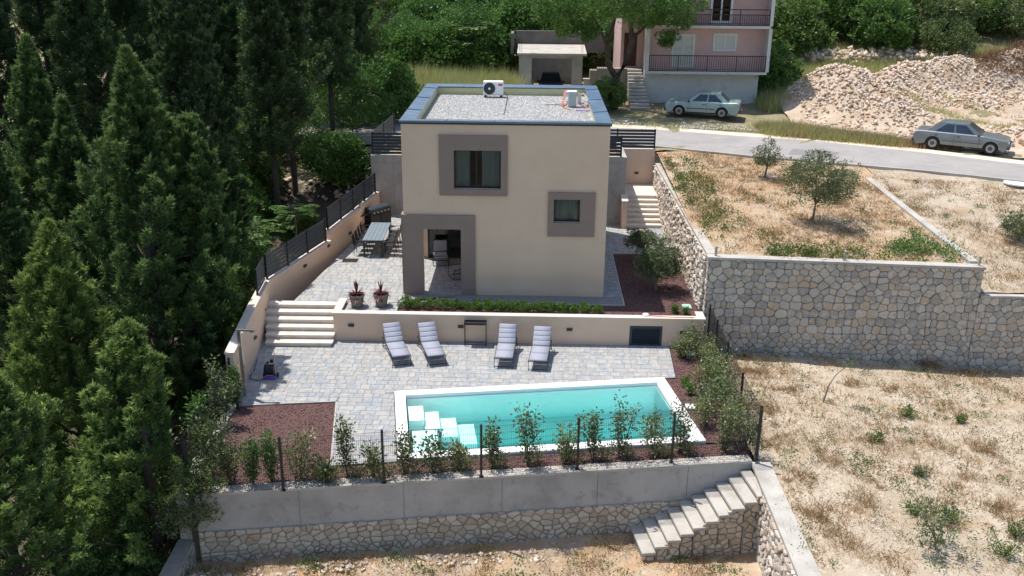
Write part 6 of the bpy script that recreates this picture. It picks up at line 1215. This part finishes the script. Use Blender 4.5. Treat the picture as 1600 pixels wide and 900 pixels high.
con('shaded conifer between the left edge and the tallest one', 95, 150, -.5, -3.0, 2.7, m_con1, n_pl=340, per=170)
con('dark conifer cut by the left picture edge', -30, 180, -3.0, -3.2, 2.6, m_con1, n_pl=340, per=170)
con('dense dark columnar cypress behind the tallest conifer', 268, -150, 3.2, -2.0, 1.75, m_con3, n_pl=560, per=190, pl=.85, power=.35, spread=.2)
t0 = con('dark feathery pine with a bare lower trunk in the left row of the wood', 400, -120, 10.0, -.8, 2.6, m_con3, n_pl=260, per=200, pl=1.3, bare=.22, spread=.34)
pl = [(455, 12.5, 1.0, 'second dark pine in the row behind the left wall'), (520, 16.5, .98, 'dark pine in the row left of the round green tree'), (345, 12.5, 1.05, 'dark pine behind the columnar cypress'), (565, 21, 1.0, 'dark pine farthest right in the wood, at the top of the picture'), (150, 10, 1.1, 'dark pine high above the many-topped conifer'), (90, 15, 1.15, 'pine deep in the upper left wood'), (10, 9, 1.1, 'pine in the upper left corner'), (220, 18, 1.15, 'pine deep in the wood left of the cypress'), (430, 22, 1.1, 'pine deep in the wood behind the dark row'), (300, 24, 1.15, 'pine at the back of the wood'), (500, 28, 1.0, 'pine at the back of the wood near the hillside')]
for px, yd, s, lab in pl:
    p = aty(px, 200, yd); z = float((left_h if yd < 13.75 else back_h)(np.array(p[0]), np.array(float(yd)))); dup(t0, (p[0], yd, z-.1), random.uniform(0, 6), s, lab)
# broadleaf trees and bushes, four source crowns
b0 = make_tree('green_bush', 'round bright green tree behind the back left corner of the villa', 'tree', (-5.2, 18.5, 1.8), 2.1, .9, (1, 1, 1.15), m_lf1, 110, 130, .15, .07, .55, .14, m_bark)
b1 = make_tree('green_bush', 'dense broadleaf bush on the hillside just left of the garage', 'bush', (0.5, 36, 3), 2.3, .5, (1.15, 1, 1), m_lf1, 100, 110, .27, .16, .62, .1, m_bark)
b2 = make_tree('green_bush', 'pale yellow green bush behind the garage roof', 'bush', (6.3, 39, 3.6), 2.2, .5, (1, 1, 1.1), m_lf2, 95, 110, .27, .14, .6, .1, m_bark)
b3 = make_tree('green_bush', 'grey green scrubby bush at the top right of the hillside', 'bush', (33, 43, 4.5), 2.2, .4, (1.2, 1, .8), m_lf6b, 90, 110, .24, .11, .6, .1, m_bark, holes=.4)
src = [b0, b1, b2, b3]; cols = ['mid green', 'dense dark green', 'yellow green', 'grey green']
R_ = random.Random(4); k = 0; rows = [(35.8, 3.0), (38.8, 3.3), (42.5, 3.8), (47.5, 4.4), (54, 5.2)]; poss = {0: 'front row', 1: 'second row', 2: 'third row', 3: 'fourth row', 4: 'top row'}
for ri, (yd, step) in enumerate(rows):
    x = -15.-(yd-30)*1.2; j = 0
    while x < 22+yd*.62:
        xx = x+R_.uniform(-.8, .8); yy = yd+R_.uniform(-1, 1); q = prj(np.array([xx, yy, 5.]))[0]; skip = (ri == 0 and (1.5 < xx < 34)) or (xx > 20 and ri <= 1 and R_.random() < .6) or q[0] > 1680 or q[0] < -60
        if ri == 0 and xx >= 20: skip = True
        if not skip:
            i = R_.choice([1, 1, 1, 0, 0, 2, 3] if xx < 22 else [1, 1, 0, 3, 3, 2]); s = R_.uniform(.8, 1.3); side = 'above the wood' if xx < -4 else 'between the wood and the garage' if xx < 3 else 'behind the garage and forked tree' if xx < 11 else 'hidden behind the pink house' if xx < 19 else 'just right of the pink house' if xx < 24 else 'above the rubble heaps' if xx < 34 else 'at the top right corner'
            z = float(back_h(np.array(xx), np.array(yy))); c = dup(src[i], (xx, yy, z-.2), R_.uniform(0, 6), s, '%s bush %s, %s of the slope' % (cols[i], side, poss[ri])); c['category'] = 'bush'; c['group'] = 'bushes on the hillside'
        x += step; j += 1
us = [(-8.3, 6.5, 1.0, 1, .55, 'low bush under the pines near the long wall fence'), (-6.6, 3.5, 1.0, 0, .5, 'leafy bush pressed against the middle fence stretch'), (-6.0, 8.6, 1.0, 2, .42, 'light green bush behind the back fence stretch'), (-7.4, .6, 1, 1, .55, 'dark bush below the bend of the left wall'), (-7.1, -1.9, 1, 0, .36, 'bright bush beside the bend of the left wall'), (-5.0, 13.2, 1, 1, .6, 'bush behind the tall grey concrete wall'), (-7.4, 15.5, 1, 0, .7, 'bush below the round green tree'), (-9.3, 9.6, 1, 1, .7, 'shaded bush in the middle of the wood'), (-10.5, 3, 1, 2, .5, 'pale bush deep in the shade of the wood'), (-6.5, -4.7, 1, 1, .30, 'small bush outside the left wall by the stairs'), (-5.6, -9.6, 1, 3, .5, 'olive coloured bush outside the lower left fence'), (-4.7, -13.8, 1, 3, .40, 'straggly olive shrub hanging over the left end of the concrete wall'), (-5.3, -15.2, 1, 2, .42, 'bright green bush at the bottom edge below the conifers'), (-3.9, 21.5, 1, 1, .8, 'dark bush behind the villa roof corner'), (-7.5, 26, 1, 0, 1.0, 'green bush at the far side of the wood'), (18.9, 30, 1, 1, .8, 'shaded bush at the right corner of the pink house'), (20.3, 31.5, 1, 1, .75, 'dark green bush between pink house and rubble')]
for x, y, _, i, s, lab in us:
    z = float((left_h if y < 13.75 else back_h)(np.array(float(x)), np.array(float(y)))); c = dup(src[i], (x, y, z-.15), R_.uniform(0, 6), s, lab); c['category'] = 'bush'
UB = random.Random(9); UP = [(-9+UB.uniform(-1, 1)-i % 4*3.6, 6+i*.85+UB.uniform(-1, 1)) for i in range(26)]
where = ['under the row of dark pines', 'behind the columnar cypress', 'deep in the wood', 'at the shaded left side of the wood']
for i, (x, y) in enumerate(UP):
    z = float((left_h if y < 13.75 else back_h)(np.array(float(x)), np.array(float(y)))); c = dup(src[(1, 0, 2)[i % 3]], (x, y, z-.2), UB.uniform(0, 6), UB.uniform(.5, .85), 'shaded undergrowth bush '+where[i % 4]); c['category'] = 'bush'; c['group'] = 'undergrowth bushes in the wood'
for px, py, zz, R__, lab in ((312, 760, -1.0, .62, 'olive coloured shrub leaning over the left corner of the concrete wall'), (300, 815, -1.9, .7, 'straggly grey green shrub in front of the left end of the stone base'), (325, 690, -.9, .55, 'grey green shrub on the left edge of the gravel bed')):
    q = aty(px, py, -12.75 if py > 700 else -10.4); tt = make_tree('straggly_shrub', lab, 'shrub', (q[0], q[1], q[2]-.5), R__, .3, (1, 1, 1.1), m_lf3 if py != 760 else m_lf4, 34, 60, .10, .038, .26, .03, m_bark, holes=.4, shell=.3)
q = at(943, 148, 2.9); c = dup(b2, (q[0]-.1, 24.8, 2.75), 1., .45, 'bright green leafy bush at the foot of the forked tree'); c['category'] = 'bush'
# pinnate-leaved young tree beside the wall fence
def pinnate(label, x, y, z, H, n, s=1., m=m_lf2):
    t = thing('tree_of_heaven', label, 'tree', (x, y, z)); mb = MB(); mb.tube([(0, 0, 0), (.1, 0, H*.5), (.0, .1, H)], [.05, .04, .02], 6); P = []; D = []
    for i in range(n):
        a = random.uniform(0, 2*PI); h = H*random.uniform(.6, 1.0); L = random.uniform(.5, .9)*s; d = Vector((math.cos(a), math.sin(a), .35)); p0 = Vector((.05, .05, h)); st = p0+Vector((math.cos(a), math.sin(a), .1))*random.uniform(0, .6)*s
        mb.tube([p0, st], [.015, .008], 4, False)
        for k in range(11):
            u_ = k/10; q = st+d*L*u_-Vector((0, 0, .35*u_*u_*L))
            for sd in (-1, 1): P.append(q); D.append(Vector((-math.sin(a)*sd, math.cos(a)*sd, -.15))+d*.35)
    V, F = leaf_geo(np.array(P), np.array(D), .2*s, .06*s, roll=False); link('leaves', npmesh('leaves', V, F, m, rng.random(len(P))), t); mb.build('trunk', m_barkg, t); return t
pinnate('thin young tree with feather-like leaves standing out against the dark wood', -9.2, 2.2, -1.8, 5.4, 70); pinnate('low sapling with feather-like leaves just outside the wall fence', -7.0, 5.0, -1.2, 2.4, 46, .9, m_lf1); pinnate('feather-leaved sapling outside the back stretch of the fence', -5.9, 7.2, -.8, 2.2, 40, .9, m_lf1)
pinnate('palm-like feather-leaved sapling standing out on the hillside left of the garage', 0.6, 34.2, 3, 4.2, 26, 1.5)
mb = MB(); p0 = aty(1195, 27, 37.5); p1 = aty(1640, 14, 37.5)
mb.tube([tuple(p0+(p1-p0)*u_+np.array([0, 0, -1.6*u_*(1-u_)])) for u_ in np.linspace(0, 1, 12)], .022, 4); o = mb.build('overhead_cable', m_black); tag(o, 'thin dark overhead cable crossing in front of the hillside bushes at the top right', 'cable')
# forked tree in front of the pink house
t = thing('forked_tree', 'big dark forked tree with an arching crown in front of the pink house', 'tree', (9.5, 25.6, 2.8)); T = lambda px, py, y=25.6: Vector(tuple(aty(px, py, y)))-Vector((9.5, 25.6, 2.8))
mb = MB(); mb.tube([T(957, 172), T(958, 140), T(963, 122)], [.34, .30, .27], 9); mb.tube([T(963, 122), T(950, 100), T(950, 70), T(960, 30), T(968, -10)], [.2, .17, .14, .11, .06], 7); mb.tube([T(963, 122), T(978, 98), T(988, 65), T(985, 30), T(1000, -10, 25)], [.22, .19, .17, .13, .07], 7); mb.tube([T(950, 75), T(935, 40, 25), T(915, 5, 24.5)], [.1, .07, .03], 6); mb.tube([T(988, 60), T(1020, 30, 24.8), T(1050, 5, 24.5)], [.1, .08, .03], 6); mb.build('trunk', m_bark, t, smooth=True)
V, F, r, c = cloud_crown(1, 240, 150, .17, .065, .55, (5.2, 3.2, 2.3), .25, flatb=.7); ce = T(965, -5, 25.4); V += np.array(ce); V = V.reshape(-1, 4, 3)
q, z = prj(V[:, 0]+np.array([9.5, 25.6, 2.8])); keep = np.ones(len(V), bool); keep &= ~((q[:, 0] > 932) & (q[:, 0] < 1012) & (q[:, 1] > 28) & (rng.random(len(q)) < .93)); V = V[keep]; r = r[keep]
V = V.reshape(-1, 3); link('crown', npmesh('crown', V, np.arange(len(V)).reshape(-1, 4), m_lf1, r), t)
for (px, py, R) in ((1045, 62, .55), (850, 22, .8), (1062, 30, .8), (885, 45, .7), (1000, 30, .8), (920, 52, .6)):
    V, F, r, c = cloud_crown(R, 16, 90, .16, .06, R*.45); V += np.array(T(px, py, 24.6)); link('crown_branch', npmesh('crown_branch', V, F, m_lf1, r), t)

# ------------------------------------------------------------------ labels: number the look-alikes from the left, keep them short
from collections import defaultdict
gl = defaultdict(list)
for o in bpy.data.objects:
    if o.parent is None and 'label' in o and 'category' in o: gl[o['label']].append(o)
for lab, os_ in gl.items():
    if len(os_) > 1:
        os_.sort(key=lambda o: prj(np.array(o.location))[0][0])
        for i, o in enumerate(os_): o['label'] = '%s, %s from the left' % (lab.replace(' of the slope', ''), ORD[i])
